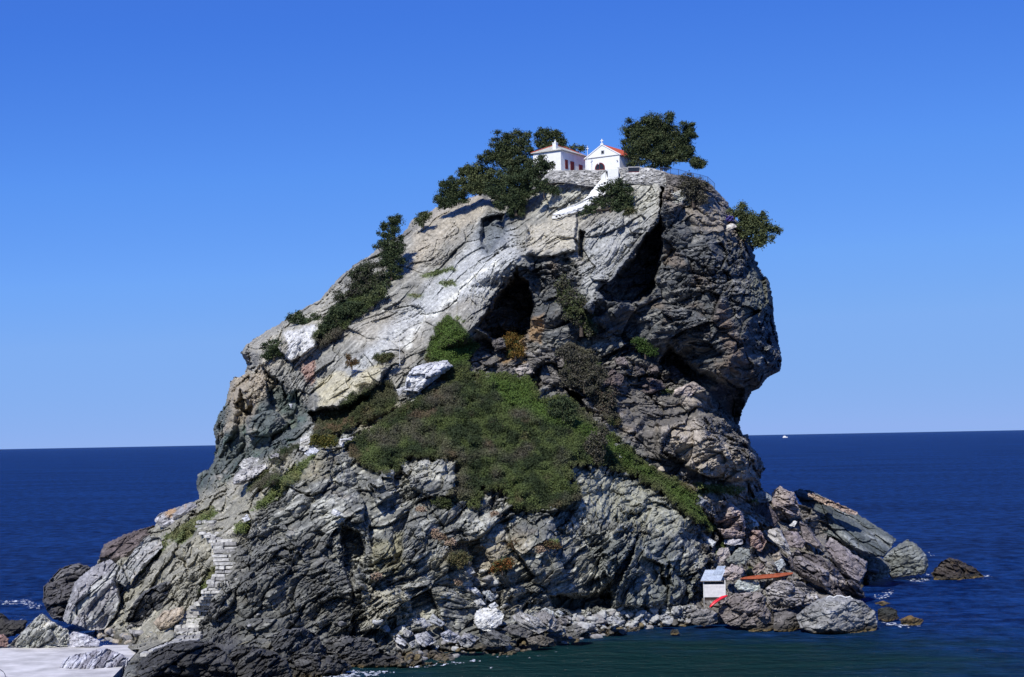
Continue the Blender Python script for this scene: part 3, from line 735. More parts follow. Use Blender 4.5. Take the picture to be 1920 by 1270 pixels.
S("boulder", "smooth pinkish grey boulder with a rounded snout", "boulder", [(1545,1025),(1556,1007),(1572,1015),(1598,1036),(1627,1054),(1626,1071),(1612,1095),(1587,1084),(1566,1058)], 315, GR_B, col=(.24,.21,.21), col2=(.34,.31,.30), dip=-35, amp=.5, seed=14, thick=5)
S("boulder", "smooth greenish boulder low behind the snout shaped one", "boulder", [(1603,1041),(1650,1044),(1673,1061),(1667,1082),(1639,1090),(1622,1086),(1624,1054)], BW(1650,1090)+2, GR_B, col=(.15,.15,.13), amp=.5, seed=15)
S("boulder", "big rounded grey green boulder at the seaward tip", "boulder", [(1650,1054),(1671,1030),(1702,1011),(1717,1018),(1738,1041),(1742,1061),(1735,1077),(1671,1086)], BW(1700,1086)+1, GR_B, col=(.17,.18,.165), col2=(.32,.34,.33), amp=.7, seed=16)
S("boulder", "long layered dark slab sloping down to the water", "boulder", [(1494,1030),(1540,1044),(1587,1078),(1616,1101),(1624,1121),(1603,1126),(1566,1118),(1540,1102),(1501,1084),(1483,1069),(1476,1046)], 298, GR_B, col=(.115,.10,.10), col2=(.36,.32,.30), dip=-33, amp=1.5, seed=17, thick=6)
S("boulder", "pale fluted block above the front boulders", "boulder", [(1434,1103),(1449,1091),(1473,1085),(1501,1090),(1530,1106),(1537,1126),(1504,1136),(1462,1147),(1447,1142),(1437,1121)], 283, GR_B, col=(.28,.26,.25), col2=(.5,.47,.43), dip=-15, amp=1.2, seed=18)
S("boulder", "pale green flat slab under the rusty sheet", "boulder", [(1375,1098),(1384,1086),(1405,1085),(1424,1093),(1427,1106),(1410,1111),(1384,1109)], 284, GR_B, col=(.44,.47,.43), col2=(.58,.6,.56), dip=-5, amp=.6, seed=19)
S("boulder", "brown cracked boulder right of the kayak", "boulder", [(1350,1129),(1379,1112),(1426,1110),(1438,1121),(1436,1134),(1449,1155),(1441,1172),(1400,1180),(1358,1170),(1346,1147)], 275, GR_B, col=(.20,.175,.16), seed=20, amp=1.2)
S("boulder", "big rounded grey boulder with a rope on top", "boulder", [(1507,1142),(1530,1125),(1556,1117),(1592,1119),(1618,1127),(1641,1147),(1647,1173),(1641,1186),(1580,1190),(1525,1190),(1499,1178),(1492,1155)], 270, GR_B, col=(.26,.255,.24), col2=(.42,.42,.40), dip=8, amp=.6, seed=21, thick=6)
S("boulder", "dark boulder left of the rope boulder", "boulder", [(1450,1150),(1475,1144),(1496,1150),(1501,1178),(1478,1188),(1450,1184)], 272, GR_B, col=(.12,.11,.10), seed=22)
S("boulder", "dark low boulder with a rounded front at the waterline", "boulder", [(1400,1158),(1441,1150),(1459,1176),(1436,1186),(1403,1186)], 273, GR_B, col=(.13,.115,.10), seed=23)
S("boulder", "grey boulder at the waterline below the hut", "boulder", [(1294,1150),(1310,1142),(1330,1141),(1347,1150),(1345,1168),(1319,1175),(1296,1170)], 277, GR_B, col=(.20,.19,.18), seed=24)
S("boulder", "rounded pinkish boulder right behind the hut", "boulder", [(1352,1069),(1374,1057),(1396,1066),(1394,1080),(1374,1092),(1356,1084)], 294, GR_B, col=(.34,.29,.27), amp=.6, seed=25)
S("boulder", "grey green boulder above the rounded pinkish one", "boulder", [(1361,1051),(1384,1026),(1406,1031),(1410,1048),(1396,1061),(1366,1058)], 302, GR_B, col=(.22,.23,.21), seed=26)
S("boulder", "brown wedge boulder behind the rusty sheet", "boulder", [(1408,1069),(1426,1052),(1438,1064),(1416,1080)], 298, GR_B, col=(.26,.21,.18), seed=27, dip=30)
S("boulder", "small pale blue boulder right of the brown wedge", "boulder", [(1451,1056),(1467,1046),(1475,1061),(1460,1073)], 299, GR_B, col=(.38,.40,.40), seed=28)
S("boulder", "tan boulder above the small pale blue one", "boulder", [(1446,1041),(1462,1033),(1469,1046),(1452,1056)], 303, GR_B, col=(.38,.33,.26), seed=29)
S("boulder", "white blue tilted block at the gully foot", "boulder", [(1318,1012),(1324,1004),(1344,1017),(1336,1029)], 308, GR_B, col=(.56,.58,.58), seed=30, amp=.4, rag=.6)
S("boulder", "flat lilac grey slab under the pink boulders", "boulder", [(1357,1012),(1392,1010),(1394,1020),(1371,1026),(1357,1019)], 308, GR_B, col=(.32,.31,.33), seed=31, amp=.5)
S("boulder", "pinkish grey slanting block left of the grey green boulder", "boulder", [(1336,1046),(1348,1028),(1366,1026),(1371,1041),(1358,1056),(1341,1063)], 304, GR_B, col=(.31,.28,.27), seed=32, dip=45)
S("sea_rock", "brown rock standing alone in the sea off the tip", "rock", [(1746,1076),(1760,1055),(1780,1045),(1800,1050),(1830,1065),(1846,1082),(1800,1090),(1752,1088)], BW(1800,1086), col=(.06,.05,.045), stain=(.10,.07,.04), dip=-20, amp=1.0, seed=33)
S("sea_rock", "black rounded rock awash right of the rope boulder", "rock", [(1645,1142),(1665,1136),(1682,1144),(1686,1160),(1665,1168),(1645,1162)], BW(1665,1164), col=(.04,.042,.036), seed=34, amp=.6)
S("sea_rock", "ochre weed covered rock right of the black one", "rock", [(1684,1162),(1707,1153),(1735,1163),(1725,1174),(1691,1174)], BW(1705,1172), col=(.17,.11,.045), col2=(.22,.15,.06), seed=35, amp=.5)
S("sea_rock", "small ochre rock behind the black rounded one", "rock", [(1637,1131),(1655,1126),(1670,1132),(1655,1138)], BW(1655,1137), col=(.24,.17,.07), seed=36, amp=.4)
S("sea_rock", "small dark rock in the green cove below the hut", "rock", [(1256,1184),(1262,1179),(1272,1180),(1277,1190),(1258,1192)], BW(1266,1191), col=(.04,.045,.035), seed=37, amp=.4)
# --- the slope on the left
S("boulder", "huge pale grey boulder with a mauve flank above the jetty", "boulder", [(159,1074),(180,1058),(206,1048),(223,1060),(217,1090),(227,1128),(219,1151),(195,1181),(169,1184),(125,1170),(116,1162),(127,1128),(140,1090)], 283, GR_L, col=(.32,.31,.31), col2=(.46,.46,.42), dip=55, amp=.75, seed=41, thick=6)
S("boulder", "dark boulder behind the huge pale one", "boulder", [(81,1101),(112,1065),(146,1055),(171,1063),(160,1090),(140,1128),(125,1168),(98,1162),(79,1131)], 292, GR_L, col=(.085,.08,.08), col2=(.22,.21,.20), seed=42, amp=1.1)
S("boulder", "long tilted slab with a bright tan edge", "boulder", [(211,1090),(230,1060),(250,1032),(271,1005),(303,1007),(306,1025),(266,1070),(234,1099)], 283, GR_L, col=(.34,.34,.32), col2=(.54,.50,.44), dip=52, amp=.9, seed=43, thick=3.5)
S("boulder", "dark brown boulder behind the tilted slab", "boulder", [(184,1050),(193,1021),(237,1000),(288,984),(303,996),(275,1012),(240,1055),(210,1060)], 300, GR_L, col=(.13,.105,.10), col2=(.24,.20,.18), dip=25, seed=44)
S("boulder", "light grey boulder with orange lichen on the skyline", "boulder", [(288,975),(298,963),(325,953),(359,941),(378,953),(361,977),(325,990),(303,991)], 303, GR_L, col=(.32,.31,.31), stain=(.42,.26,.12), dip=25, seed=45)
S("boulder", "triangular cream boulder at the back of the jetty", "boulder", [(12,1212),(41,1185),(60,1165),(78,1149),(98,1165),(129,1182),(131,1212),(61,1216)], 257, GR_L, col=(.40,.40,.35), col2=(.60,.57,.48), dip=50, amp=1.0, seed=46, stain=(.22,.2,.18))
S("boulder", "low lilac white boulder at the back of the jetty", "boulder", [(124,1195),(139,1183),(165,1190),(188,1202),(185,1214),(125,1214)], 256, GR_L, col=(.46,.45,.48), seed=47, amp=.5)
S("boulder", "striped lilac boulder standing on the jetty", "boulder", [(105,1285),(108,1256),(118,1238),(135,1227),(168,1222),(196,1214),(225,1224),(242,1233),(236,1263),(228,1285)], 233, GR_L, col=(.27,.26,.29), col2=(.56,.56,.60), dip=57, amp=.8, seed=48, thick=3.2)
S("boulder", "black wet rock at the left end of the shore", "boulder", [(-30,1140),(0,1150),(14,1163),(53,1163),(46,1187),(14,1196),(-30,1200)], 270, GR_L, col=(.045,.042,.038), seed=49)
S("boulder", "reddish low rock at the far left of the jetty", "boulder", [(-20,1192),(8,1188),(17,1198),(16,1213),(-20,1215)], 257, GR_L, col=(.20,.13,.11), seed=50)
S("boulder", "long dark slab in the hollow under the tilted slab", "boulder", [(232,1167),(250,1130),(268,1109),(307,1090),(368,1082),(345,1131),(298,1149),(262,1174)], 271, GR_L, col=(.10,.10,.095), col2=(.22,.21,.19), dip=38, amp=1.3, seed=51)
S("boulder", "tan boulder beside the foot of the stone steps", "boulder", [(286,1167),(305,1146),(345,1136),(345,1158),(318,1180),(300,1186)], 259, GR_L, col=(.40,.33,.24), col2=(.5,.44,.35), dip=40, seed=52)
S("boulder", "small white oval boulder on the grassy bank, upper one", "boulder", [(447,872),(454,862),(467,857),(487,858),(483,871),(456,882)], 288, GR_L, col=(.40,.39,.36), seed=53, amp=.4)
S("boulder", "long whitish boulder under the small oval one", "boulder", [(435,898),(450,880),(475,873),(499,868),(500,878),(474,898),(457,909),(438,911)], 285, GR_L, col=(.37,.355,.33), seed=54, amp=.5)
S("boulder", "small grey boulder right of the white oval ones", "boulder", [(503,855),(514,849),(526,849),(522,858),(508,861)], 286, GR_L, col=(.26,.25,.24), seed=55, amp=.5)
S("boulder", "white stone on a ledge above the stone steps", "boulder", [(453,972),(464,964),(471,975),(459,981)], 271, GR_L, col=(.62,.62,.62), seed=56, amp=.4)
S("boulder", "upright cream boulder at the top of the path", "boulder", [(561,844),(563,822),(573,814),(583,820),(581,842),(570,848)], 287, GR_L, col=(.48,.46,.40), seed=57, amp=.5)
S("boulder", "blue white boulder right of the upright cream one", "boulder", [(570,850),(585,834),(601,845),(592,856),(576,857)], 284, GR_L, col=(.48,.49,.52), seed=58, amp=.5)
S("boulder", "white broken stone between the two green patches", "boulder", [(634,834),(637,822),(650,821),(664,817),(660,826),(645,830),(643,842)], 285, GR_L, col=(.48,.46,.42), seed=59, amp=.5, rag=.7)
S("boulder", "large white boulder above the green hillside", "boulder", [(762,705),(775,688),(800,680),(838,675),(850,687),(830,703),(805,722),(785,737),(758,733)], 300, "white boulders", col=(.60,.60,.60), col2=(.72,.72,.71), dip=20, amp=.7, seed=60, thick=4.5)
S("boulder", "grey white lower block under the large white boulder", "boulder", [(742,730),(762,722),(792,737),(815,716),(818,728),(796,740),(760,748),(745,744)], 301, "white boulders", col=(.36,.36,.36), seed=61, thick=2, amp=.6)
S("boulder", "round white boulder by the shore rubble", "boulder", [(887,1158),(893,1145),(906,1139),(933,1140),(946,1152),(940,1172),(918,1186),(898,1180),(889,1170)], 256, "white boulders", col=(.66,.65,.60), col2=(.72,.71,.66), amp=.35, seed=62)
S("boulder", "small white block on top of the round white boulder", "boulder", [(915,1135),(928,1128),(936,1136),(922,1144)], 257, "white boulders", col=(.62,.62,.60), amp=.35, seed=63, rag=.5)
S("boulder", "white stone in the dark rock below the green hill", "boulder", [(618,962),(626,953),(642,962),(632,971)], 262, "white boulders", col=(.62,.61,.58), amp=.35, seed=64, rag=.6)
S("boulder", "white stone on the grassy spur right of the dead shrubs", "boulder", [(1152,850),(1158,842),(1168,858),(1160,860)], 301, "white boulders", col=(.62,.62,.62), amp=.35, seed=65, rag=.5)
S("boulder", "tiny white wedge of stone on the left cliff", "boulder", [(541,757),(549,757),(546,768)], 305, "white boulders", col=(.66,.66,.66), amp=.2, seed=66, rag=.2)
# --- dark blocks in the lower left foreground, shade put into their colour
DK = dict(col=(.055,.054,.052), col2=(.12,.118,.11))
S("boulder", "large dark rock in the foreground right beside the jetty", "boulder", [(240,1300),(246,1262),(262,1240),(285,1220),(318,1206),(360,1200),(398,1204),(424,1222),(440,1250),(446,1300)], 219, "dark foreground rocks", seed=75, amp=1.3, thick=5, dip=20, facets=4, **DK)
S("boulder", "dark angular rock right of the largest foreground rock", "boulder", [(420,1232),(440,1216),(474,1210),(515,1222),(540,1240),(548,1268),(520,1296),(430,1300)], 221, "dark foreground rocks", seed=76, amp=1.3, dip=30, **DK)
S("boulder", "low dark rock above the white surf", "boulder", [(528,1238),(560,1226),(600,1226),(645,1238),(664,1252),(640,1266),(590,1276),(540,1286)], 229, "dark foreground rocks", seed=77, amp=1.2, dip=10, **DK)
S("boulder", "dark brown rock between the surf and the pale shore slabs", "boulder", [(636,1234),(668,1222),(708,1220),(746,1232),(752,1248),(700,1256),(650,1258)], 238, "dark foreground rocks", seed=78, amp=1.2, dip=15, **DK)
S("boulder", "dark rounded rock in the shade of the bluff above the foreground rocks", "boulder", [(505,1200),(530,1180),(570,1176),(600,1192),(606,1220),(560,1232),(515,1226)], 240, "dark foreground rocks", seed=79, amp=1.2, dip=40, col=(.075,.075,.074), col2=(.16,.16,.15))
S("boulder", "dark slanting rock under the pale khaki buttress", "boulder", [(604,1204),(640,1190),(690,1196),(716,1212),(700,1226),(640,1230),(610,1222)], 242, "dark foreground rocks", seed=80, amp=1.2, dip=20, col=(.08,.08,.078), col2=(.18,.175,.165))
# --- slabs at the foot of the bluff
SL = [([(735,1194),(748,1189),(764,1206),(760,1214),(742,1206)], 249, (.40,.40,.41), "pale tilted slab at the left end of the shore slabs"), ([(756,1172),(768,1160),(795,1158),(812,1172),(795,1180),(766,1180)], 254, (.30,.30,.30), "grey slab topmost above the pale shore slabs"),
 ([(776,1190),(800,1183),(820,1204),(796,1215),(782,1208)], 249, (.37,.37,.385), "broad pale blue slab among the shore slabs"), ([(745,1180),(752,1172),(772,1184),(768,1196),(750,1192)], 251, (.44,.43,.39), "cream upright slab among the shore slabs"),
 ([(800,1165),(812,1150),(836,1170),(826,1178)], 255, (.36,.37,.38), "long grey slab behind the broad pale blue one"), ([(824,1188),(842,1180),(866,1194),(856,1206),(832,1204)], 248, (.34,.34,.36), "rounded blue grey slab right of the broad one"),
 ([(856,1200),(880,1186),(900,1196),(888,1208),(864,1212)], 247, (.24,.24,.25), "dark grey slab left of the round white boulder"), ([(765,1206),(778,1199),(784,1212),(772,1217)], 247, (.38,.38,.38), "small pale slab at the waterline"),
 ([(900,1190),(925,1180),(960,1196),(955,1212),(915,1214),(898,1204)], 250, (.11,.11,.105), "black block below the round white boulder"), ([(940,1180),(960,1168),(1000,1186),(990,1198),(960,1194)], 253, (.12,.115,.105), "dark flat slab right of the round white boulder"),
 ([(958,1156),(975,1146),(1010,1158),(1030,1180),(1010,1190),(975,1176)], 256, (.30,.29,.27), "long grey tilted slab rising from the shore rubble"), ([(1000,1150),(1020,1142),(1046,1162),(1058,1180),(1040,1186),(1016,1168)], 258, (.22,.21,.20), "brown grey slab beside the long tilted one"),
 ([(1034,1166),(1050,1156),(1066,1154),(1066,1168),(1052,1178)], 260, (.16,.15,.14), "dark rounded block at the right end of the slabs"), ([(1058,1178),(1080,1168),(1104,1182),(1084,1196),(1062,1194)], 258, (.15,.145,.13), "dark block at the water right of the slabs"),
 ([(985,1196),(1015,1190),(1042,1200),(1024,1212),(992,1210)], 252, (.14,.125,.10), "brown wet slab at the water edge"), ([(1008,1148),(1022,1138),(1038,1146),(1040,1158),(1018,1160)], 261, (.42,.43,.40), "pale block, left one behind the dark slabs"),
 ([(1038,1150),(1048,1142),(1058,1150),(1050,1160)], 262, (.44,.45,.42), "pale block, right one behind the dark slabs"), ([(880,1104),(892,1100),(902,1112),(890,1118)], 263, (.42,.43,.42), "pale slab on the central scree, upper one"),
 ([(902,1110),(918,1106),(932,1122),(920,1130)], 261, (.34,.35,.34), "pale slab on the central scree, right one"), ([(886,1126),(902,1122),(912,1134),(896,1138)], 260, (.46,.46,.44), "pale slab on the central scree, lowest one"),
 ([(872,1068),(884,1062),(892,1074),(878,1080)], 264, (.38,.38,.36), "small pale slab at the top of the central scree"),
 ([(1230,1156),(1250,1150),(1262,1160),(1240,1166)], 276, (.34,.34,.33), "grey block among the pale rubble"), ([(1136,1160),(1150,1152),(1166,1160),(1160,1170),(1140,1170)], 268, (.36,.36,.35), "grey rounded block left in the pale rubble")]
for i, (ol, D_, cl, lb) in enumerate(SL):
    S("shore_slab", lb, "rock", ol, D_, "slabs at the foot of the bluff", col=cl, seed=100 + i, amp=.7, facets=4, rag=.8, dip=(-25, 20, -40, 50)[i % 4])
# --- brown blocks on the slope under the overhang
BK = [((1120,705),(1150,690),(1172,708),(1160,735),(1125,728)), ((1192,720),(1208,708),(1240,712),(1250,728),(1222,738),(1196,735)), ((1150,672),(1170,668),(1182,684),(1162,694)), ((1176,690),(1200,684),(1214,700),(1190,710)), ((1096,700),(1118,694),(1118,716),(1100,722)),
      ((1240,690),(1262,684),(1284,704),(1262,716)), ((1040,672),(1062,664),(1070,684),(1046,690)), ((1206,686),(1230,680),(1238,698),(1216,704)), ((920,640),(945,630),(950,652),(928,660)), ((960,690),(990,680),(1004,700),(976,708)), ((1262,730),(1300,715),(1322,728),(1290,745),(1262,744))]
for i, ol in enumerate(BK):
    cx_, cy_ = np.mean(ol, 0)
    big = BK[i]
    S("cliff_block", ["dark brown block, widest of the blocks by the brown shrubs", "flat purplish block under the overhang", "small brown block near the bright green cushion", "dark block below the bright green cushion", "narrow brown block in front of the grey shrubs", "black block deep under the overhang",
      "grey block left of the grey shrub on the slope", "brown block between the cushion and the overhang", "dark block beside the orange plant at the cave", "pale edged block below the cave", "bright white edged block on the ledge under the overhang"][i], "rock",
      ol, surfD(cx_, cy_) - .8, "blocks fallen under the overhang", col=[(.13,.105,.10), (.11,.09,.09), (.14,.12,.115), (.10,.09,.09), (.15,.12,.11), (.07,.065,.07), (.16,.145,.135), (.13,.11,.105), (.12,.11,.105), (.30,.27,.24), (.36,.31,.28)][i], seed=140 + i, amp=.8, facets=4)
# --- loose stones, each its own object on shared meshes
stone_me = []
for k in range(7):
    me = bpy.data.meshes.new("shore_stone"); r = np.random.default_rng(50 + k)
    nu, nv = 12, 9
    VV = []; FF = []
    for j in range(nv + 1):
        for i in range(nu):
            th = math.pi * j / nv; ph = 2 * math.pi * i / nu
            VV.append((math.sin(th) * math.cos(ph), math.sin(th) * math.sin(ph), math.cos(th)))
    VV = np.array(VV)
    rad = np.ones(len(VV)) * 9
    for f in range(13):
        n_ = r.normal(size=3); n_ /= np.linalg.norm(n_); d_ = r.uniform(.62, .95)
        dt = VV @ n_; rad = np.minimum(rad, np.where(dt > .05, d_ / np.maximum(dt, .05), 9))
    rad = np.minimum(rad, 1.15)
    VV = VV * rad[:, None] * np.array([1, .75, .5])
    for j in range(nv):
        for i in range(nu):
            FF.append((j * nu + i, (j + 1) * nu + i, (j + 1) * nu + (i + 1) % nu, j * nu + (i + 1) % nu))
    me.from_pydata([tuple(v) for v in VV], [], FF); me.update(); stone_me.append(me)
M_ST = [plain_mat("pale stone", (.36, .36, .345), .9, .35, 2.5, .5), plain_mat("grey stone", (.26, .25, .24), .9, .4, 2.5, .5), plain_mat("dark wet stone", (.08, .075, .065), .6, .4, 2.5, .5), plain_mat("tan stone", (.38, .33, .26), .9, .35, 2.5, .5), plain_mat("ochre weed stone", (.13, .10, .05), .8, .4, 2.5, .5)]
stone_var = {}
def loose(x, y, size, mk, label, group, cat="stone"):
    k = random.randrange(7)
    if (k, mk) not in stone_var:
        m_ = stone_me[k].copy(); m_.materials.append(M_ST[mk]); stone_var[(k, mk)] = m_
    o = bpy.data.objects.new("shore_stone", stone_var[(k, mk)]); COL.objects.link(o)
    p = surf(x, y)
    o.location = (p[0], p[1] - size * .4, p[2] + size * .1)
    o.rotation_euler = (random.uniform(-.6, .6), random.uniform(-.6, .6), random.uniform(0, 6.3))
    s_ = size * random.uniform(.8, 1.3); o.scale = (s_, s_, s_ * random.uniform(.7, 1.2))
    tag(o, label, cat, group)
def strip(poly, n, smin, smax, mks, label, group):
    a = np.array(poly); got = 0
    while got < n:
        x = random.uniform(a[:, 0].min(), a[:, 0].max()); y = random.uniform(a[:, 1].min(), a[:, 1].max())
        if inside(np.array([x]), np.array([y]), poly)[0]:
            loose(x, y, random.uniform(smin, smax) ** 1.0, random.choice(mks), label, group); got += 1
strip([(1062,1160),(1120,1148),(1200,1138),(1290,1138),(1315,1150),(1290,1164),(1180,1176),(1080,1186)], 120, .4, 1.1, (0, 0, 0, 1), "pale rubble stone on the narrow beach between the dark slabs and the hut", "pale rubble stones on the beach")
strip([(760,1225),(900,1212),(1020,1198),(1100,1185),(1200,1172),(1320,1162),(1320,1172),(1180,1186),(1030,1212),(880,1234),(760,1245)], 70, .4, 1.0, (2, 2, 4, 1), "dark or ochre weedy stone along the waterline of the cove", "wet stones along the waterline")
strip([(700,1165),(735,1180),(740,1215),(860,1220),(900,1205),(880,1190),(780,1180)], 28, .4, 1.0, (0, 1, 1), "grey stone between the shore slabs", "grey stones between the shore slabs")
strip([(865,1065),(900,1060),(945,1110),(960,1145),(920,1140),(885,1110)], 26, .4, 1.0, (0, 1, 0), "pale stone on the central scree", "stones on the central scree")
strip([(190,1185),(240,1170),(285,1185),(280,1206),(190,1208)], 24, .4, 1.1, (1, 1, 3, 0), "grey stone in the heap behind the jetty", "stones heaped behind the jetty")
strip([(1180,850),(1260,880),(1400,915),(1400,930),(1300,905),(1200,870)], 18, .3, .7, (3, 3, 1), "tan stone scattered under the cliff foot", "tan stones under the cliff foot")
strip([(560,1060),(700,1180),(500,1200),(440,1210),(430,1190)], 10, .4, .9, (1, 2, 2), "grey stone lodged in the dark bluff", "stones lodged in the dark bluff")

# the finer shingle between them, which nobody could count
def shingle(name, label, poly, n, smin, smax, col, seed):
    r = np.random.default_rng(seed); a = np.array(poly, float); VV = []; FF = []; CC_ = []; off = 0
    X_ = r.uniform(a[:, 0].min(), a[:, 0].max(), n * 4); Y_ = r.uniform(a[:, 1].min(), a[:, 1].max(), n * 4); ok = np.where(inside(X_, Y_, poly))[0][:n]
    for i in ok:
        me = stone_me[r.integers(7)]; co = np.array([v.co for v in me.vertices]) if False else SM[r.integers(7)]
        v, f = co; th = r.uniform(0, 6.3); c_, s_ = math.cos(th), math.sin(th); R_ = np.array([[c_, -s_, 0], [s_, c_, 0], [0, 0, 1]])
        sz = r.uniform(smin, smax); p = surf(X_[i], Y_[i])
        VV.append((v * np.array([1, 1, .9])) @ R_.T * sz + p + np.array([0, -sz * .3, 0])); FF.append(f + off); off += len(v)
        CC_.append(np.tile(np.array(col) * r.uniform(.45, 1.25), (len(v), 1)))
    o = mesh_np(name, np.concatenate(VV), np.concatenate(FF), M_ROCK, np.concatenate(CC_)); tag(o, label, "shingle", None, "stuff")
SM = []
for me in stone_me:
    SM.append((np.array([tuple(v.co) for v in me.vertices]), np.array([tuple(p_.vertices) for p_ in me.polygons])))
shingle("gravel", "pale shingle filling the narrow beach below the dark bluff", [(1050,1160),(1120,1146),(1200,1136),(1290,1136),(1318,1150),(1290,1166),(1180,1180),(1080,1190)], 620, .15, .42, (.35, .35, .33), 1)
shingle("gravel", "dark weedy shingle along the edge of the cove", [(740,1228),(900,1210),(1020,1196),(1100,1183),(1200,1172),(1320,1162),(1320,1174),(1180,1188),(1030,1216),(880,1240),(745,1250)], 520, .15, .42, (.11, .09, .065), 2)
# ============================================================ FOAM
def foam(poly, label, thr=-.05, seed=0):
    a = np.array(poly, float)
    w_ = [P(x, y, W(x, y, .3)) for x, y in poly]; wp = np.array([(q_[0], q_[1]) for q_ in w_])
    x0, y0 = wp.min(0); x1, y1 = wp.max(0); st = .16
    X, Y = np.meshgrid(np.arange(x0, x1, st), np.arange(y0, y1, st * 2)); sh = X.shape; x = X.ravel(); y = Y.ravel()
    d = segdist(x, y, wp); ins = inside(x, y, wp)
    n_ = fbm(np.stack([x / .9, y / 1.6, np.full_like(x, seed)], -1), 4, 700 + seed)
    ok = (ins & (n_ + sst(0, 2.2, d) * .5 - .42 > thr)).reshape(sh)
    q4 = ok[:-1, :-1] & ok[:-1, 1:] & ok[1:, :-1] & ok[1:, 1:]
    jj, ii = np.where(q4)
    if not len(jj): return
    b_ = jj * sh[1] + ii; quad = np.stack([b_, b_ + 1, b_ + sh[1] + 1, b_ + sh[1]], -1)
    us = np.unique(quad); m_ = np.full(len(x), -1, np.int64); m_[us] = np.arange(len(us))
    amp_ = .28; zz_ = fbm(np.stack([x, y, 0 * x], -1) * np.array([.10, .30, 0]) + 3, 4, 301) * amp_
    z = .10 + zz_ + .12 * (fbm(np.stack([x * 1.5, y * 1.5, 0 * x], -1), 2, 711) + .5)
    V = np.stack([x, y, z], -1)[us]
    o = mesh_np("foam", V, m_[quad], M_FOAM, origin=(V[:, 0].mean(), V[:, 1].mean(), 0.0))
    tag(o, label, "foam", "white water along the shore", "stuff")
M_FOAM = plain_mat("sea foam", (.66, .70, .76), .8, .2, 1.5)
def foam_holes():
    n, l = M_FOAM.node_tree.nodes, M_FOAM.node_tree.links
    g_ = n.new("ShaderNodeNewGeometry"); t = n.new("ShaderNodeTexNoise"); t.inputs['Scale'].default_value = 2.6; t.inputs['Detail'].default_value = 4
    r_ = n.new("ShaderNodeMapRange"); r_.inputs['From Min'].default_value = .38; r_.inputs['From Max'].default_value = .62; r_.inputs['To Max'].default_value = .85
    l.new(g_.outputs['Position'], t.inputs['Vector']); l.new(t.outputs[0], r_.inputs['Value']); l.new(r_.outputs[0], n["Principled BSDF"].inputs['Alpha'])
foam_holes()
foam([(570,1275),(600,1256),(660,1250),(700,1256),(740,1252),(745,1262),(680,1270),(660,1280),(580,1290)], "white surf breaking at the foot of the dark foreground rock", -.12, 1)
foam([(900,1250),(960,1236),(1000,1224),(1085,1206),(1090,1212),(1020,1232),(960,1246),(905,1262)], "thin line of foam at the edge of the green cove", .12, 2)
foam([(745,1246),(830,1238),(900,1232),(960,1224),(960,1230),(860,1246),(760,1256)], "broken foam among the wet shore stones", .05, 3)
foam([(1640,1160),(1650,1156),(1690,1166),(1745,1172),(1700,1180),(1650,1172)], "foam between the rope boulder and the ochre rock", -.05, 4)
foam([(1640,1108),(1680,1100),(1690,1112),(1670,1122),(1625,1128),(1620,1116)], "flecks of foam in the gap of the point", .12, 5)
foam([(1700,1078),(1750,1072),(1762,1080),(1740,1092),(1690,1090)], "foam at the seaward tip", .02, 6)
foam([(1835,1076),(1860,1076),(1862,1084),(1840,1086)], "foam beside the lone brown rock", -.1, 7)
foam([(1730,1030),(1752,1034),(1760,1042),(1740,1044)], "spray behind the tip boulder", 0, 8)
foam([(-10,1126),(60,1120),(85,1132),(84,1142),(50,1142),(30,1134),(-10,1134)], "foam on the open sea left of the dark boulder", .02, 9)
foam([(30,1158),(60,1158),(60,1164),(30,1164)], "small foam patch behind the black wet rock", 0, 10)
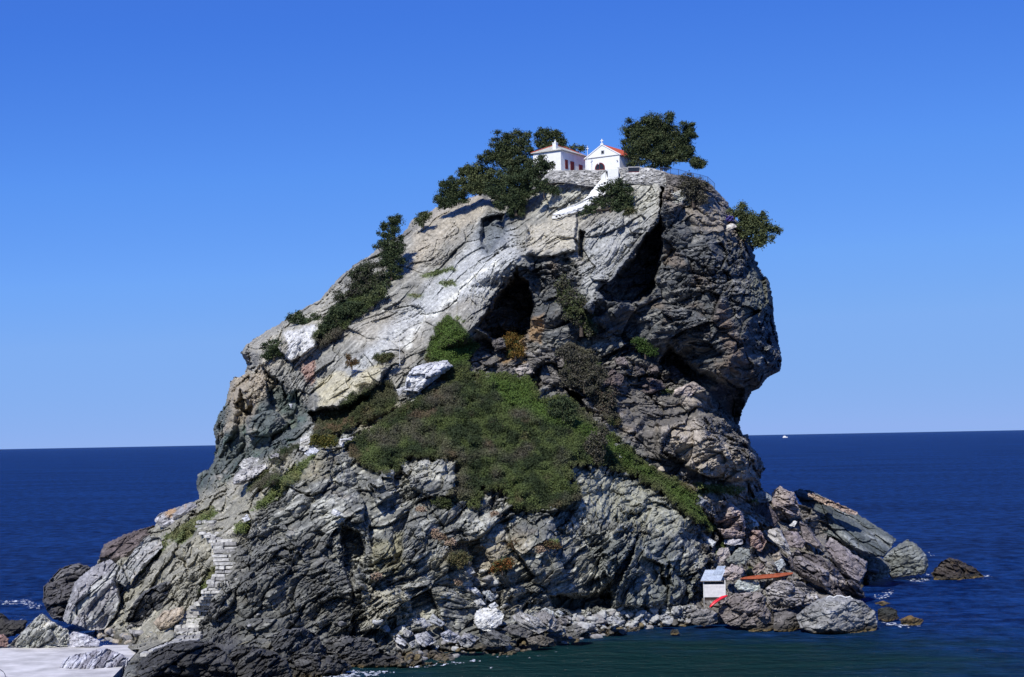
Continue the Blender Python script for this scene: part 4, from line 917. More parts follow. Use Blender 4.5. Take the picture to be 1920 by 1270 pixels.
# ============================================================ TREES AND SHRUBS
M_BARK = plain_mat("bark", (.075, .058, .045), .95, .4, 4, .6)
def leaves(centers, radii, n, size, cols, seed, flat=.0, up=.35, sub=26, subr=.36, fill=.35):
    """many leaf-sized faces gathered in clumps over the volume of each crown lobe"""
    r = np.random.default_rng(seed)
    C = np.array(centers, float); R = np.array(radii, float)
    w_ = (R[:, 0] * R[:, 2]); w_ /= w_.sum()
    cc, cr, ck = [], [], []
    for c_, r_, f_ in zip(C, R, w_):
        k = max(5, int(sub * (1 + 14 * f_)))
        d = r.normal(size=(k, 3)); d /= np.linalg.norm(d, axis=1, keepdims=True)
        cc.append(c_ + d * r_ * r.uniform(fill, .95, (k, 1))); cr.append(np.tile(r_ * subr, (k, 1)) * r.uniform(.5, 1.6, (k, 1))); ck.append(np.full(k, f_ / k))
    cc = np.concatenate(cc); cr = np.concatenate(cr); ck = np.concatenate(ck); ck /= ck.sum()
    pick = r.choice(len(cc), n, p=ck)
    d = r.normal(size=(n, 3)); d /= np.linalg.norm(d, axis=1, keepdims=True)
    pos = cc[pick] + d * cr[pick] * (r.uniform(0, 1, (n, 1)) ** .45) * 1.1
    pos += r.normal(size=(n, 3)) * size * .8
    # a few sprigs stand out beyond the outline
    pos += d * (r.uniform(0, 1, (n, 1)) ** 8) * R.mean() * .35
    a = r.normal(size=(n, 3)); a /= np.linalg.norm(a, axis=1, keepdims=True)
    nn = d * .7 + np.array([0, 0, up]) + r.normal(size=(n, 3)) * .5
    b = np.cross(nn, a); b /= np.linalg.norm(b, axis=1, keepdims=True) + 1e-6
    a = np.cross(b, nn); a /= np.linalg.norm(a, axis=1, keepdims=True) + 1e-6
    s = size * r.uniform(.6, 1.4, (n, 1))
    V = np.stack([pos - a * s * .5 - b * s * .35, pos + a * s * .5 - b * s * .3, pos + b * s * .65], 1).reshape(-1, 3)
    tone = r.uniform(0, 1, len(cc)); pal = np.array(cols, float)
    t = np.clip(tone[pick] + r.normal(size=n) * .15, 0, .999) * (len(pal) - 1)
    i0 = t.astype(int); fr = (t - i0)[:, None]
    col = pal[i0] * (1 - fr) + pal[np.minimum(i0 + 1, len(pal) - 1)] * fr
    col = col * r.uniform(.82, 1.2, (n, 1))
    return V, np.arange(3 * n).reshape(-1, 3), np.repeat(col, 3, 0)
PINE = [(.024, .038, .016), (.040, .057, .022), (.060, .078, .030), (.095, .105, .045)]
DARK = [(.026, .042, .018), (.042, .062, .026), (.068, .085, .034)]
OLIVE = [(.040, .056, .024), (.078, .095, .038), (.115, .13, .050)]
GREY = [(.050, .048, .036), (.085, .078, .058), (.060, .062, .032), (.12, .105, .08)]
HEATH = [(.045, .05, .02), (.075, .085, .03), (.10, .085, .04)]
def plant(name, label, cat, blobs, D, base, pal=PINE, dens=1.0, leaf=.24, group=None, seed=1, depth=.8, woody=True, sub=26, fill=.2):
    """blobs: (px, py, rx_px, ry_px[, dD]); base: photo pixel of the foot"""
    k = D / F
    cs, rs = [], []
    for b in blobs:
        dD = b[4] if len(b) > 4 else 0
        cs.append(P(b[0], b[1], D + dD)); rs.append((b[2] * k * 1.12, depth * (b[2] + b[3]) / 2 * k, b[3] * k * 1.15))
    bp = P(base[0], base[1], D)
    root = empty(name, [float(t) for t in bp]); tag(root, label, cat, group)
    area = sum(b[2] * b[3] for b in blobs) * math.pi * k * k
    n = int(min(95000, max(700, area * 6.5 / (leaf * leaf * .45) * dens)))
    # side lobes break up the outline of each main lobe
    rs_ = np.random.default_rng(seed + 500); c2_, r2_ = list(cs), [tuple(np.array(q_) * .88) for q_ in rs]
    for c_, r_ in zip(cs, rs):
        for _ in range(5):
            th = rs_.uniform(0, 2 * math.pi); f_ = rs_.uniform(.25, .5)
            c2_.append(c_ + np.array([math.cos(th) * r_[0], rs_.uniform(-.7, .4) * r_[1], math.sin(th) * r_[2]]) * rs_.uniform(.75, 1.05)); r2_.append((r_[0] * f_, r_[1] * f_, r_[2] * f_ * .8))
    V, Fc, Cc = leaves(c2_, r2_, n, leaf, pal, seed, sub=10, fill=.15)
    mesh_np("crown", V, Fc, M_LEAF, Cc, parent=root, origin=[float(t) for t in bp])
    mb = MB(); r = random.Random(seed)
    bl = Vector((0, 0, -.6)); hmax = max(float(c_[2]) for c_ in cs) - bp[2]
    th = max(.08, min(.42, .055 * hmax + .05))
    fork = Vector((0, 0, 0)) + (Vector(np.mean(cs, 0) - bp) * .45)
    mb.tube([bl, fork * .5 + Vector((r.uniform(-.2, .2), 0, 0)), fork], [th, th * .75, th * .6], 7)
    for c_, r_ in zip(cs, rs):
        e = Vector(c_ - bp); mid_ = fork.lerp(e, .5) + Vector((r.uniform(-.3, .3), r.uniform(-.3, .3), -.15 * r_[2]))
        mb.tube([fork * .95, mid_, e, e + Vector((r.uniform(-.4, .4) * r_[0], 0, .45 * r_[2]))], [th * .55, th * .35, th * .2, .03], 5)
    mb.build("trunk" if woody else "stem", M_BARK, root)
    return root
TG = "trees and bushes on the summit"
plant("pine_tree", "big spreading dark pine right of the chapel", "tree", [(1190,245,24,18),(1225,230,30,19),(1262,250,32,18),(1285,262,20,18),(1205,268,34,20),(1240,280,32,20),(1192,290,20,20),(1225,302,28,14),(1262,290,22,14),(1290,288,20,10),(1300,300,18,14),(1180,262,12,12),(1215,250,26,22),(1288,240,16,8),(1232,258,26,18),(1250,298,24,14),(1208,285,24,16),(1280,276,20,14),(1308,304,10,10)], dd(189), (1240,321), PINE, 1.15, .23, TG, 1)
plant("pine_tree", "tall rounded pine left of the white house", "tree", [(955,262,26,17),(982,268,18,16),(940,276,24,16),(962,285,32,18),(925,295,20,12),(985,295,14,14),(950,305,28,16),(970,320,22,14)], dd(193), (955,360), PINE, 1.1, .24, TG, 2)
plant("pine_tree", "pine rising behind the roof of the white house", "tree", [(1030,252,17,11),(1018,264,16,12),(1045,262,17,12),(1035,275,28,12)], dd(198), (1035,300), PINE, 1.1, .24, TG, 3)
plant("shrub", "small bush peeping over the house roof", "bush", [(1075,277,14,5),(1092,280,8,4)], dd(197), (1078,292), OLIVE, 1.1, .28, TG, 4)
plant("pine_tree", "grey green bushy tree on the slope left of the tall pine", "tree", [(905,315,22,18),(885,330,20,16),(915,340,26,18),(880,318,10,10),(895,350,18,10),(870,322,8,8),(880,350,22,12),(892,340,22,18),(912,352,22,12),(915,356,18,8),(900,358,20,7)], dd(194), (900,362), OLIVE, 1.0, .24, TG, 5)
plant("shrub", "round dark bush lowest on the left skyline of the summit", "bush", [(850,345,20,12),(838,360,20,14),(865,362,18,14),(824,378,12,8),(845,372,24,10),(850,378,22,8),(832,384,14,5)], dd(195), (845,384), DARK, 1.1, .23, TG, 6)
plant("shrub", "large dark bush hanging below the tall pine", "bush", [(960,335,30,18),(985,325,18,16),(965,360,26,22),(970,385,17,16),(945,345,18,18),(990,350,14,16),(940,362,22,16),(950,378,18,13),(925,352,18,12)], dd(191) - 2, (968,400), DARK, 1.1, .23, TG, 7)
plant("shrub", "dark bush in front of the white house wall", "bush", [(1015,307,18,10),(1005,318,18,12),(1028,314,12,8),(995,328,14,12)], dd(188.5), (1012,334), DARK, 1.1, .26, TG, 8)
plant("shrub", "small dark bush on the pale rock below the house", "bush", [(1018,350,16,11),(1034,360,13,7),(1008,345,9,8)], dd(187), (1020,366), DARK, 1.1, .26, TG, 9)
plant("shrub", "broad dark bush beside the white stairway", "bush", [(1157,345,15,8),(1149,358,19,11),(1166,363,19,14),(1130,378,18,10),(1152,384,24,11),(1108,394,14,6),(1173,378,15,10),(1093,401,8,3),(1182,392,8,6)], dd(183.5), (1145,404), DARK, 1.1, .26, TG, 10)
plant("shrub", "dull brown bush below the railing", "bush", [(1300,342,20,14),(1295,358,20,16),(1308,370,16,12),(1290,335,12,8)], dd(183), (1300,384), GREY, 1.0, .26, TG, 11)
plant("shrub", "bushy tree overhanging the right edge of the cliff", "tree", [(1385,398,16,14),(1405,408,20,16),(1425,420,20,16),(1440,430,16,16),(1410,432,22,16),(1430,448,18,12),(1415,452,12,8),(1395,415,16,14)], dd(187), (1396,445), OLIVE, 1.1, .28, None, 12)
LG = "bushes along the left ridge"
plant("pine_tree", "upright dark conifer on the left ridge", "tree", [(742,415,14,9),(738,430,18,14),(720,440,10,8),(735,455,22,16),(742,475,18,16),(725,480,16,14),(735,500,22,14),(706,462,6,5),(732,515,18,9),(722,525,14,8)], dd(187.5), (735,520), DARK, 1.1, .23, LG, 13)
plant("shrub", "wide grey green bush below the upright conifer", "bush", [(688,505,22,18),(672,520,20,16),(700,530,26,20),(665,540,18,14),(685,548,28,14),(640,555,16,9)], dd(186), (680,562), GREY[:3] + DARK, 1.1, .23, LG, 14)
plant("shrub", "dark bush in the ridge cleft under the wide one", "bush", [(650,575,26,10),(632,590,20,14),(660,585,20,10),(615,610,20,14),(600,630,18,14),(625,612,18,12)], dd(183), (620,636), DARK, 1.1, .23, LG, 15)
plant("shrub", "olive bush right of the cleft near the slab edge", "bush", [(705,550,18,8),(692,562,14,10),(718,543,8,6)], dd(183.5), (700,574), OLIVE, 1.1, .26, LG, 16)
plant("shrub", "low bush on the skyline left of the cleft", "bush", [(545,597,14,6),(570,602,18,8),(590,600,16,8),(560,592,8,6)], dd(187), (565,610), DARK, 1.1, .26, LG, 17)
plant("shrub", "isolated round dark bush at the left ridge end", "bush", [(515,652,20,11),(505,662,14,8),(528,660,9,7)], dd(182), (514,670), DARK, 1.2, .26, LG, 18)
plant("shrub", "small green bush on the skyline under the summit trees", "bush", [(795,408,12,8),(788,416,9,7),(803,404,6,5)], dd(193), (794,424), OLIVE, 1.1, .26, LG, 19)
SG = "shrubs on the middle slope"
plant("shrub", "green and grey shrub clinging below the light buttress", "bush", [(1055,535,12,14),(1065,555,18,18),(1080,580,20,20),(1098,600,20,18),(1085,565,14,12),(1108,612,12,14)], dd(176.3), (1090,626), OLIVE + GREY, 1.0, .26, SG, 20)
plant("shrub", "grey twiggy shrub in the middle of the slope", "bush", [(1070,665,20,14),(1085,685,28,18),(1110,690,22,16),(1075,705,22,14),(1120,712,18,16),(1100,715,22,16)], dd(172.5), (1098,732), GREY, 1.0, .26, SG, 21)
plant("shrub", "brownish shrub below the grey twiggy one", "bush", [(1115,740,16,16),(1130,760,18,18),(1140,780,16,12),(1145,745,10,14)], dd(173), (1135,794), GREY + [(.10,.065,.045)], 1.0, .26, SG, 22)
plant("shrub", "dry pale shrubs at the right edge of the green hillside", "bush", [(1110,830,20,16),(1125,815,14,14),(1095,845,18,14),(1120,850,18,14)], dd(164.5), (1112,866), GREY, .9, .26, SG, 23)
plant("shrub", "dark green bush at the top right of the green hillside", "bush", [(1050,758,18,10),(1045,772,20,14),(1072,768,12,10),(1060,785,14,10)], dd(167), (1052,792), DARK, 1.1, .26, SG, 24)
plant("cushion_plant", "bright green cushion on the brown rocks", "plant", [(1198,640,12,5),(1210,652,16,8),(1222,660,9,6)], dd(176), (1210,668), [(.03,.06,.012),(.05,.09,.018)], 1.2, .22, "cushion plants", 25, woody=False)
plant("cushion_plant", "orange and yellow plant at the cave mouth", "plant", [(960,634,12,9),(965,650,12,10),(970,664,12,8)], dd(174.5), (966,672), [(.10,.07,.012),(.20,.10,.02),(.08,.08,.02)], 1.1, .22, "cushion plants", 26, woody=False)
plant("cushion_plant", "round ochre cushion at the top of the path", "plant", [(600,824,14,8),(618,826,14,8),(608,832,16,6)], dd(160.5), (608,838), [(.07,.08,.018),(.13,.10,.02),(.05,.07,.015)], 1.2, .2, "cushion plants", 27, woody=False)
plant("cushion_plant", "olive cushion on the pale slab, right one", "plant", [(715,672,14,6),(728,670,10,6)], dd(173), (718,680), HEATH, 1.2, .2, "cushion plants", 28, woody=False)
plant("cushion_plant", "rust brown cushion on the pale slab, left one", "plant", [(662,680,9,6),(655,672,6,5)], dd(173), (660,688), [(.07,.06,.02),(.14,.07,.03)], 1.1, .2, "cushion plants", 29, woody=False)
plant("cushion_plant", "red and green cushion on the lower bluff", "plant", [(940,1062,14,7),(955,1054,10,6),(930,1068,8,5)], dd(148.5), (942,1072), [(.05,.07,.02),(.22,.07,.02),(.06,.07,.02)], 1.2, .18, "cushion plants", 30, woody=False)
plant("cushion_plant", "grey green cushion left of the red one", "plant", [(856,1046,14,8),(870,1044,10,7),(862,1056,12,5)], dd(146.5), (862,1062), [(.07,.075,.03),(.14,.11,.05)], 1.2, .18, "cushion plants", 31, woody=False)
plant("cushion_plant", "small green and brown cushion, highest on the lower bluff", "plant", [(1030,1020,14,4),(1040,1024,8,5),(962,1020,9,7)], dd(151), (1030,1028), [(.05,.06,.02),(.14,.07,.04)], 1.1, .18, "cushion plants", 32, woody=False)
plant("cushion_plant", "olive cushion above the long whitish boulder", "plant", [(490,895,16,6),(508,890,14,6),(520,886,8,5)], dd(161), (500,902), HEATH, 1.2, .2, "cushion plants", 33, woody=False)
plant("cushion_plant", "green cushion in the notch of the pale rock below the hill", "plant", [(828,942,12,8),(838,950,9,6)], dd(152), (830,956), [(.04,.055,.018),(.06,.07,.022)], 1.2, .2, "cushion plants", 34, woody=False)
plant("cushion_plant", "olive tuft under the broad summit bush", "plant", [(1182,396,10,5),(1178,400,8,4)], dd(181), (1180,403), HEATH, 1.1, .2, "cushion plants", 35, woody=False)
# pale dry tussocks on the bluff
for i, (x, y, r_) in enumerate([(815,1000,9),(826,1006,8),(836,1012,9),(846,1018,7),(858,1026,8),(868,1030,8),(788,955,6),(930,965,7),(1003,1024,8),(1012,1030,6),(705,1080,6),(860,1090,6)]):
    plant("dry_tussock", ["topmost pale pink dry tussock of the slanting row", "second pale dry tussock of the slanting row", "third pale dry tussock of the slanting row", "fourth pale dry tussock of the slanting row", "fifth pale dry tussock of the slanting row", "lowest pale dry tussock of the slanting row",
        "lone pink tussock left of the green tongue", "tan tussock below the middle of the green hillside", "pink tussock beside the small green cushion", "tan tussock just right of the pink one", "pink tussock near the khaki rock face", "reddish tussock above the shore slabs"][i],
        "plant", [(x, y, r_, r_ * .7)], surfD(x, y) - .5, (x, y + r_ * .6), [(.30,.22,.15),(.38,.27,.20),(.22,.17,.10)], 1.0, .2, "dry tussocks on the bluff", 60 + i, woody=False)

# ============================================================ LOW SCRUB (nobody could count it)
def scrub(name, label, maskv, n, size, pals, seed, lift=.12):
    r = np.random.default_rng(seed)
    full = np.where(inm & (SD > 1))[0]
    pr = maskv[full].astype(float) ** 1.5; pr /= pr.sum()
    ch = r.choice(full, n, p=pr)
    k = 4
    base = Pd[ch] + np.stack([r.uniform(-.15, .15, n), r.uniform(-.5, .1, n), r.uniform(-.1, .2, n) + lift], -1)
    pos = np.repeat(base, k, 0) + r.normal(size=(n * k, 3)) * np.array([.16, .2, .13])
    m_ = n * k
    a = r.normal(size=(m_, 3)); a /= np.linalg.norm(a, axis=1, keepdims=True)
    nn = np.array([0, -.5, .8]) + r.normal(size=(m_, 3)) * .6
    b = np.cross(nn, a); b /= np.linalg.norm(b, axis=1, keepdims=True) + 1e-6
    s = size * r.uniform(.6, 1.5, (m_, 1))
    V = np.stack([pos - a * s * .5, pos + a * s * .5, pos + b * s * .8], 1).reshape(-1, 3)
    q_ = Pb[ch] * np.array([1, .45, 1])
    tone = 1.8 * fbm(q_ / 3.0, 3, 811) + .35 * gnoise(q_ / .9, 812); tone2 = fbm(q_ / 8.0, 3, 813)
    X_, Y_ = px[ch], py[ch]
    col = np.tile(c3(*pals[0]), (n, 1)); col = mix(col, c3(*pals[1]), sst(-.4, .5, tone)); col = mix(col, c3(*pals[2]), sst(-.05, .4, tone2) * .75)
    col = mix(col, c3(*pals[3]), sst(.3, .6, fbm(q_ / 4.5, 3, 814)) * .55)
    br = sst(-10, 16, sdf(X_ + tone * 10, Y_ + tone2 * 10, [(915,700),(1000,706),(1010,745),(1060,780),(1110,800),(1195,860),(1180,870),(1080,810),(1000,790),(950,770),(925,735)]))
    br = np.maximum(br, sst(-8, 12, sdf(X_, Y_, [(795,672),(822,612),(842,590),(868,615),(898,650),(880,680),(840,690)])))
    br = np.maximum(br, sst(-8, 12, sdf(X_, Y_, [(1130,810),(1200,866),(1320,935),(1345,1000),(1320,990),(1230,915),(1150,870)])) * .7)
    col = mix(col, c3(.075, .125, .022), br * .9)
    lf = sst(-10, 16, sdf(X_, Y_, VEG[1])); col = mix(col, c3(.060, .065, .022), lf * .6); col = mix(col, c3(.13, .085, .045), lf * sst(760, 800, Y_) * sst(0, .4, tone + .1))
    ed_ = 1 - sst(3, 16, sdf(X_ + tone * 6, Y_ + tone2 * 6, VEG[0])); col = mix(col, c3(.125, .115, .04), ed_ * sst(3, 8, np.abs(sdf(X_, Y_, VEG[0])) * 0 + 5) * .6 * (sdf(X_, Y_, VEG[0]) > -12))
    C = np.repeat(np.repeat(col, k, 0), 3, 0) * np.repeat(r.uniform(.78, 1.22, (m_, 1)), 3, 0)
    o = mesh_np(name, V, np.arange(3 * m_).reshape(-1, 3), M_LEAF, C)
    tag(o, label, "scrub", None, "stuff")
scrub("scrub", "low green and brown heath covering the hillside of the rock", V0 * (1 - GR), 90000, .20, [(.030,.044,.016),(.080,.105,.030),(.105,.090,.066),(.14,.085,.055)], 5)
scrub("grass", "thin green grass on the ledges and beside the stone steps", GR * sst(.2, .9, GR + fbm(pp / 8, 3, 67) * .5) + 1e-9, 5200, .22, [(.09,.12,.035),(.14,.17,.05),(.16,.15,.07),(.12,.13,.05)], 6, .05)
# ============================================================ BUILDINGS ON THE SUMMIT
M_WHITE = plain_mat("whitewash", (.80, .80, .77), .85, .07, 1.1)
M_WHITE2 = plain_mat("whitewash weathered", (.64, .63, .60), .9, .14, 1.5)
M_SLATE = plain_mat("stone roof slabs", (.42, .41, .36), .9, .35, 3.0, .6)
M_RED = plain_mat("red roof tiles", (.38, .075, .045), .8, .2, 3.0, .3)
M_WINE = plain_mat("wine red paint", (.16, .022, .022), .6, .1)
M_PANE_SHADE = plain_mat("dark pane and opening shade", (.02, .022, .026), .2, .1, spec=.5)  # glass panes, and dark plates that stand for shaded openings
M_DARKM = plain_mat("dark metal", (.035, .04, .055), .5, .1)
M_BLUEM = plain_mat("blue painted railing", (.045, .085, .22), .5, .1)
M_GREY = plain_mat("grey stucco", (.34, .34, .34), .9, .1)
YAW = math.radians(33)
d1 = Vector((-math.cos(YAW), math.sin(YAW), 0)); d2 = Vector((math.sin(YAW), math.cos(YAW), 0))
# local frame of a building: x runs along -d1 (to the right along its front), y runs back along d2
def frame(pxl, pyl, D):
    return Vector([float(t) for t in P(pxl, pyl, D)]), math.atan2(-d1.y, -d1.x)
def tri_prism(mb, pts, y0, y1):
    n = len(pts)
    lo = [(x, y0, z) for x, z in pts]; hi = [(x, y1, z) for x, z in pts]
    mb.poly(lo + hi, [tuple(range(n)), tuple(reversed(range(n, 2 * n)))] + [(i, n + i, n + (i + 1) % n, (i + 1) % n) for i in range(n)])
# --- house: front-right corner at the origin, x -7..0, y 0..10.4
o_, rz = frame(1052, 319, 335)
house = empty("house", o_, rz); tag(house, "white single storey house with pale stone slab roof and dark red doors", "house")
WH = 4.2
mb = MB(); mb.box(-6.9, 0, 0, 10.4, -1.5, WH); mb.build("wall", M_WHITE, house)
mb = MB(); e = .38; rise = 1.95
A = [(-6.9 - e, -e, WH), (e, -e, WH), (e, 10.4 + e, WH), (-6.9 - e, 10.4 + e, WH)]
r0 = (-3.45, 3.3, WH + rise); r1 = (-3.45, 7.1, WH + rise)
mb.poly([(x, y, z + .02) for x, y, z in A] + [(x, y, z + .16) for x, y, z in A] + [r0, r1],
        [(3, 2, 1, 0), (0, 1, 5, 4), (1, 2, 6, 5), (2, 3, 7, 6), (3, 0, 4, 7), (4, 5, 8), (5, 6, 9, 8), (6, 7, 9), (7, 4, 8, 9)])
roof = mb.build("roof", M_SLATE, house)
mb = MB()
for a_, b_ in ((A[0], r0), (r0, r1), (r1, A[2])):
    mb.tube([(a_[0], a_[1], a_[2] + .2), (b_[0], b_[1], b_[2] + .04)], .11, 6)
mb.build("ridge_tile", M_RED, roof)
mb = MB(); mb.box(-2.05, -1.2, .05, .95, WH + .1, WH + 1.75); mb.box(-2.12, -1.13, -.02, 1.02, WH + 1.75, WH + 1.86); mb.tube([(-1.62, .5, WH + 1.86), (-1.62, .5, WH + 2.15)], [.28, .2], 8)
mb.tube([(-1.62, .5, WH + 2.1), (-1.62, .5, WH + 2.6)], [.12, .05], 6)
mb.build("chimney", M_WHITE, roof, bevel=.03)
def shutter(y0, y1, z0, z1, name):
    mb = MB(); mb.box(-.03, .05, y0 - .09, y1 + .09, z0 - .06, z1 + .09); f = mb.build("frame", M_WINE, None)
    mb = MB(); ym = (y0 + y1) / 2
    for a_, b_ in ((y0, ym - .03), (ym + .03, y1)):
        mb.box(.055, .10, a_, b_, z0, z1)
        for t in range(9):
            z = z0 + .12 + t * (z1 - z0 - .2) / 9
            mb.box(.10, .125, a_ + .08, b_ - .08, z, z + .06)
    d_ = mb.build(name, M_WINE, house); f.parent = d_
shutter(1.75, 2.75, .55, 2.4, "window"); shutter(3.95, 5.35, .02, 2.35, "door"); shutter(7.5, 8.9, .02, 2.1, "door")
# --- chapel: front-right corner at the origin, x -8.3..0, y 0..9
o_, rz = frame(1162, 318, 332.5)
chapel = empty("chapel", o_, rz); tag(chapel, "small white chapel with a cross on its gable and a red tiled roof", "chapel")
CH, CR, CWD = 3.15, 2.45, 8.3
mb = MB(); tri_prism(mb, [(-CWD, -2), (0, -2), (0, CH), (-CWD / 2, CH + CR), (-CWD, CH)], 0, 9); mb.build("wall", M_WHITE, chapel)
mb = MB()
def slope(x0, z0, x1, z1, y0, y1, t):
    mb.poly([(x0, y0, z0), (x1, y0, z1), (x1, y1, z1), (x0, y1, z0), (x0, y0, z0 + t), (x1, y0, z1 + t), (x1, y1, z1 + t), (x0, y1, z0 + t)],
            [(3, 2, 1, 0), (4, 5, 6, 7), (0, 1, 5, 4), (1, 2, 6, 5), (2, 3, 7, 6), (3, 0, 4, 7)])
sl = CR / (CWD / 2)
slope(-CWD / 2, CH + CR + .03, .45, CH + CR + .03 - sl * (CWD / 2 + .45), .25, 9.3, .16)
slope(-CWD - .45, CH + CR + .03 - sl * (CWD / 2 + .45), -CWD / 2, CH + CR + .03, .25, 9.3, .16)
for k in range(24):      # rolls of the tiles
    y = .45 + k * .37
    mb.tube([(-CWD / 2, y, CH + CR + .20), (.45, y, CH + CR + .20 - sl * (CWD / 2 + .45))], .085, 5)
roof = mb.build("roof", M_RED, chapel)
mb = MB(); slope(-CWD / 2, CH + CR + .04, .3, CH + CR + .04 - sl * (CWD / 2 + .3), -.12, .24, .2); slope(-CWD - .3, CH + CR + .04 - sl * (CWD / 2 + .3), -CWD / 2, CH + CR + .04, -.12, .24, .2)
mb.build("gable_coping", M_WHITE, chapel)
mb = MB(); mb.box(-CWD - .12, .12, -.14, -.003, CH - .08, CH + .06); mb.build("cornice", M_GREY, chapel)
mb = MB(); x = -CWD / 2; z = CH + CR + .2
mb.box(x - .32, x + .32, -.14, .22, z - .25, z + .2); mb.box(x - .09, x + .09, -.06, .10, z + .2, z + 1.15); mb.box(x - .34, x - .092, -.06, .10, z + .68, z + .86); mb.box(x + .092, x + .34, -.06, .10, z + .68, z + .86)
mb.build("cross", M_WHITE, chapel, bevel=.03)
mb = MB(); x = -CWD / 2 + .15
mb.box(x - .40, x + .40, -.05, -.004, CH + .55, CH + 1.35); w_ = mb.build("window", M_GREY, chapel)
mb = MB(); mb.box(x - .26, x + .26, -.075, -.052, CH + .67, CH + 1.23); mb.build("pane", M_PANE_SHADE, w_)
def arch(mb, xc, w, z0, zs, y0, y1, n=16):
    pts = [(xc - w, z0), (xc + w, z0)] + [(xc + w * math.cos(t * math.pi / n), zs + w * math.sin(t * math.pi / n)) for t in range(n + 1)]
    tri_prism(mb, pts, y0, y1)
x = -4.75
mb = MB(); arch(mb, x, 1.22, -.2, .75, -.07, -.004); dr = mb.build("door", M_WINE, chapel)
mb = MB(); arch(mb, x, .98, .55, .80, -.10, -.072); mb.build("pane", M_PANE_SHADE, dr)
mb = MB(); mb.box(x - .95, x + .95, -.12, -.102, .1, .5); mb.box(x - .04, x + .04, -.135, -.122, .1, 1.6); mb.build("door_panel", M_WINE, dr)
mb = MB(); mb.tube([(x - .25, -.11, 1.62), (x - .25, -.11, 1.85)], .16, 8); mb.build("lantern", M_WHITE, dr)
mb = MB(); mb.tube([(-CWD + .3, -.05, CH - .05), (-CWD + .3, -.05, -1)], .05, 6); mb.build("drainpipe", M_WHITE2, chapel)
mb = MB(); mb.tube([(-.6, -.25, 1.95), (-.3, -.25, 1.95)], .09, 6); mb.box(-.5, -.4, -.25, -.003, 1.93, 2.0); mb.build("lamp", M_GREY, chapel)
# --- pole with a cross between house and chapel
q_ = Vector([float(t) for t in P(1102, 300, 334)])
mb = MB(); mb.tube([(0, 0, -2.5), (0, 0, 2.7)], [.07, .05], 8); pole = mb.build("bell_pole", M_WHITE); pole.location = q_
tag(pole, "thin white pole topped by a little cross between house and chapel", "pole")
mb = MB(); mb.box(-.28, .28, -.04, .04, 2.35, 2.47); mb.tube([(0, 0, 2.7), (0, 0, 3.0)], [.05, .03], 6); mb.build("cross", M_WHITE, pole)
# --- paved ground under the buildings
mb = MB(); zt = float(P(1100, 321, 334)[2])
mb.poly([(8, 333.2, zt - 2.5), (31, 332.5, zt - 2.5), (34, 352, zt - 2.5), (0, 356, zt - 2.5), (8, 333.2, zt - .25), (31, 332.5, zt - .25), (34, 352, zt - .25), (0, 356, zt - .25)],
        [(3, 2, 1, 0), (4, 5, 6, 7), (0, 1, 5, 4), (1, 2, 6, 5), (2, 3, 7, 6), (3, 0, 4, 7)])
tag(mb.build("path", M_ST[1]), "levelled stone paving round the chapel", None, None, "structure")
# --- stone retaining walls
S("stone_wall", "rough grey retaining wall in front of the house and chapel door", "wall", [(1015,338),(1022,328),(1034,320),(1060,319),(1090,319),(1138,318),(1134,338),(1120,352),(1090,348),(1050,342),(1030,344)], 330.2, col=(.36,.35,.32), col2=(.50,.48,.44), dip=0, thick=1.0, facets=0, seed=201, mason=True, step=.7, dome=.7, rag=.9)
w2 = S("stone_wall", "stone terrace wall right of the white gate, with a dark gap", "wall", [(1157,314),(1178,314),(1178,323),(1199,323),(1199,313),(1222,315),(1248,322),(1262,330),(1252,352),(1225,348),(1190,346),(1158,344)], 328.5, col=(.38,.37,.34), col2=(.50,.49,.45), dip=0, thick=1.0, facets=0, seed=202, mason=True, step=.7, dome=.7, rag=.7)
S("stone_wall", "dark lower stone wall carrying the blue railing", "wall", [(1246,324),(1275,329),(1300,333),(1320,338),(1338,349),(1344,364),(1322,358),(1290,350),(1262,352),(1250,345)], 327, col=(.12,.11,.10), col2=(.22,.20,.18), dip=0, thick=1.2, facets=0, seed=203, mason=True, step=.7, rag=.8)
g0 = Vector([float(t) for t in P(1188.5, 323, 328.6)])
mb = MB(); mb.box(-1.12, 1.12, .25, .35, -.05, 1.02); gt = mb.build("gate", M_PANE_SHADE); gt.location = g0  # dark panel stands for the darkness of the wall opening
tag(gt, "gate with a dark panel for the black opening in the terrace wall", "gate")
mb = MB(); mb.box(-1.2, 1.2, .15, .45, 1.03, 1.15); mb.build("top_rail", M_WHITE2, gt)
mb = MB(); mb.box(-1.1, 1.1, .10, .24, -.06, .1); mb.build("bottom_rail", M_WINE, gt)
mb = MB()
for k in range(9): mb.box(-1.05 + k * .26, -1.01 + k * .26, .18, .245, .1, 1.0)
mb.build("bars", M_DARKM, gt)
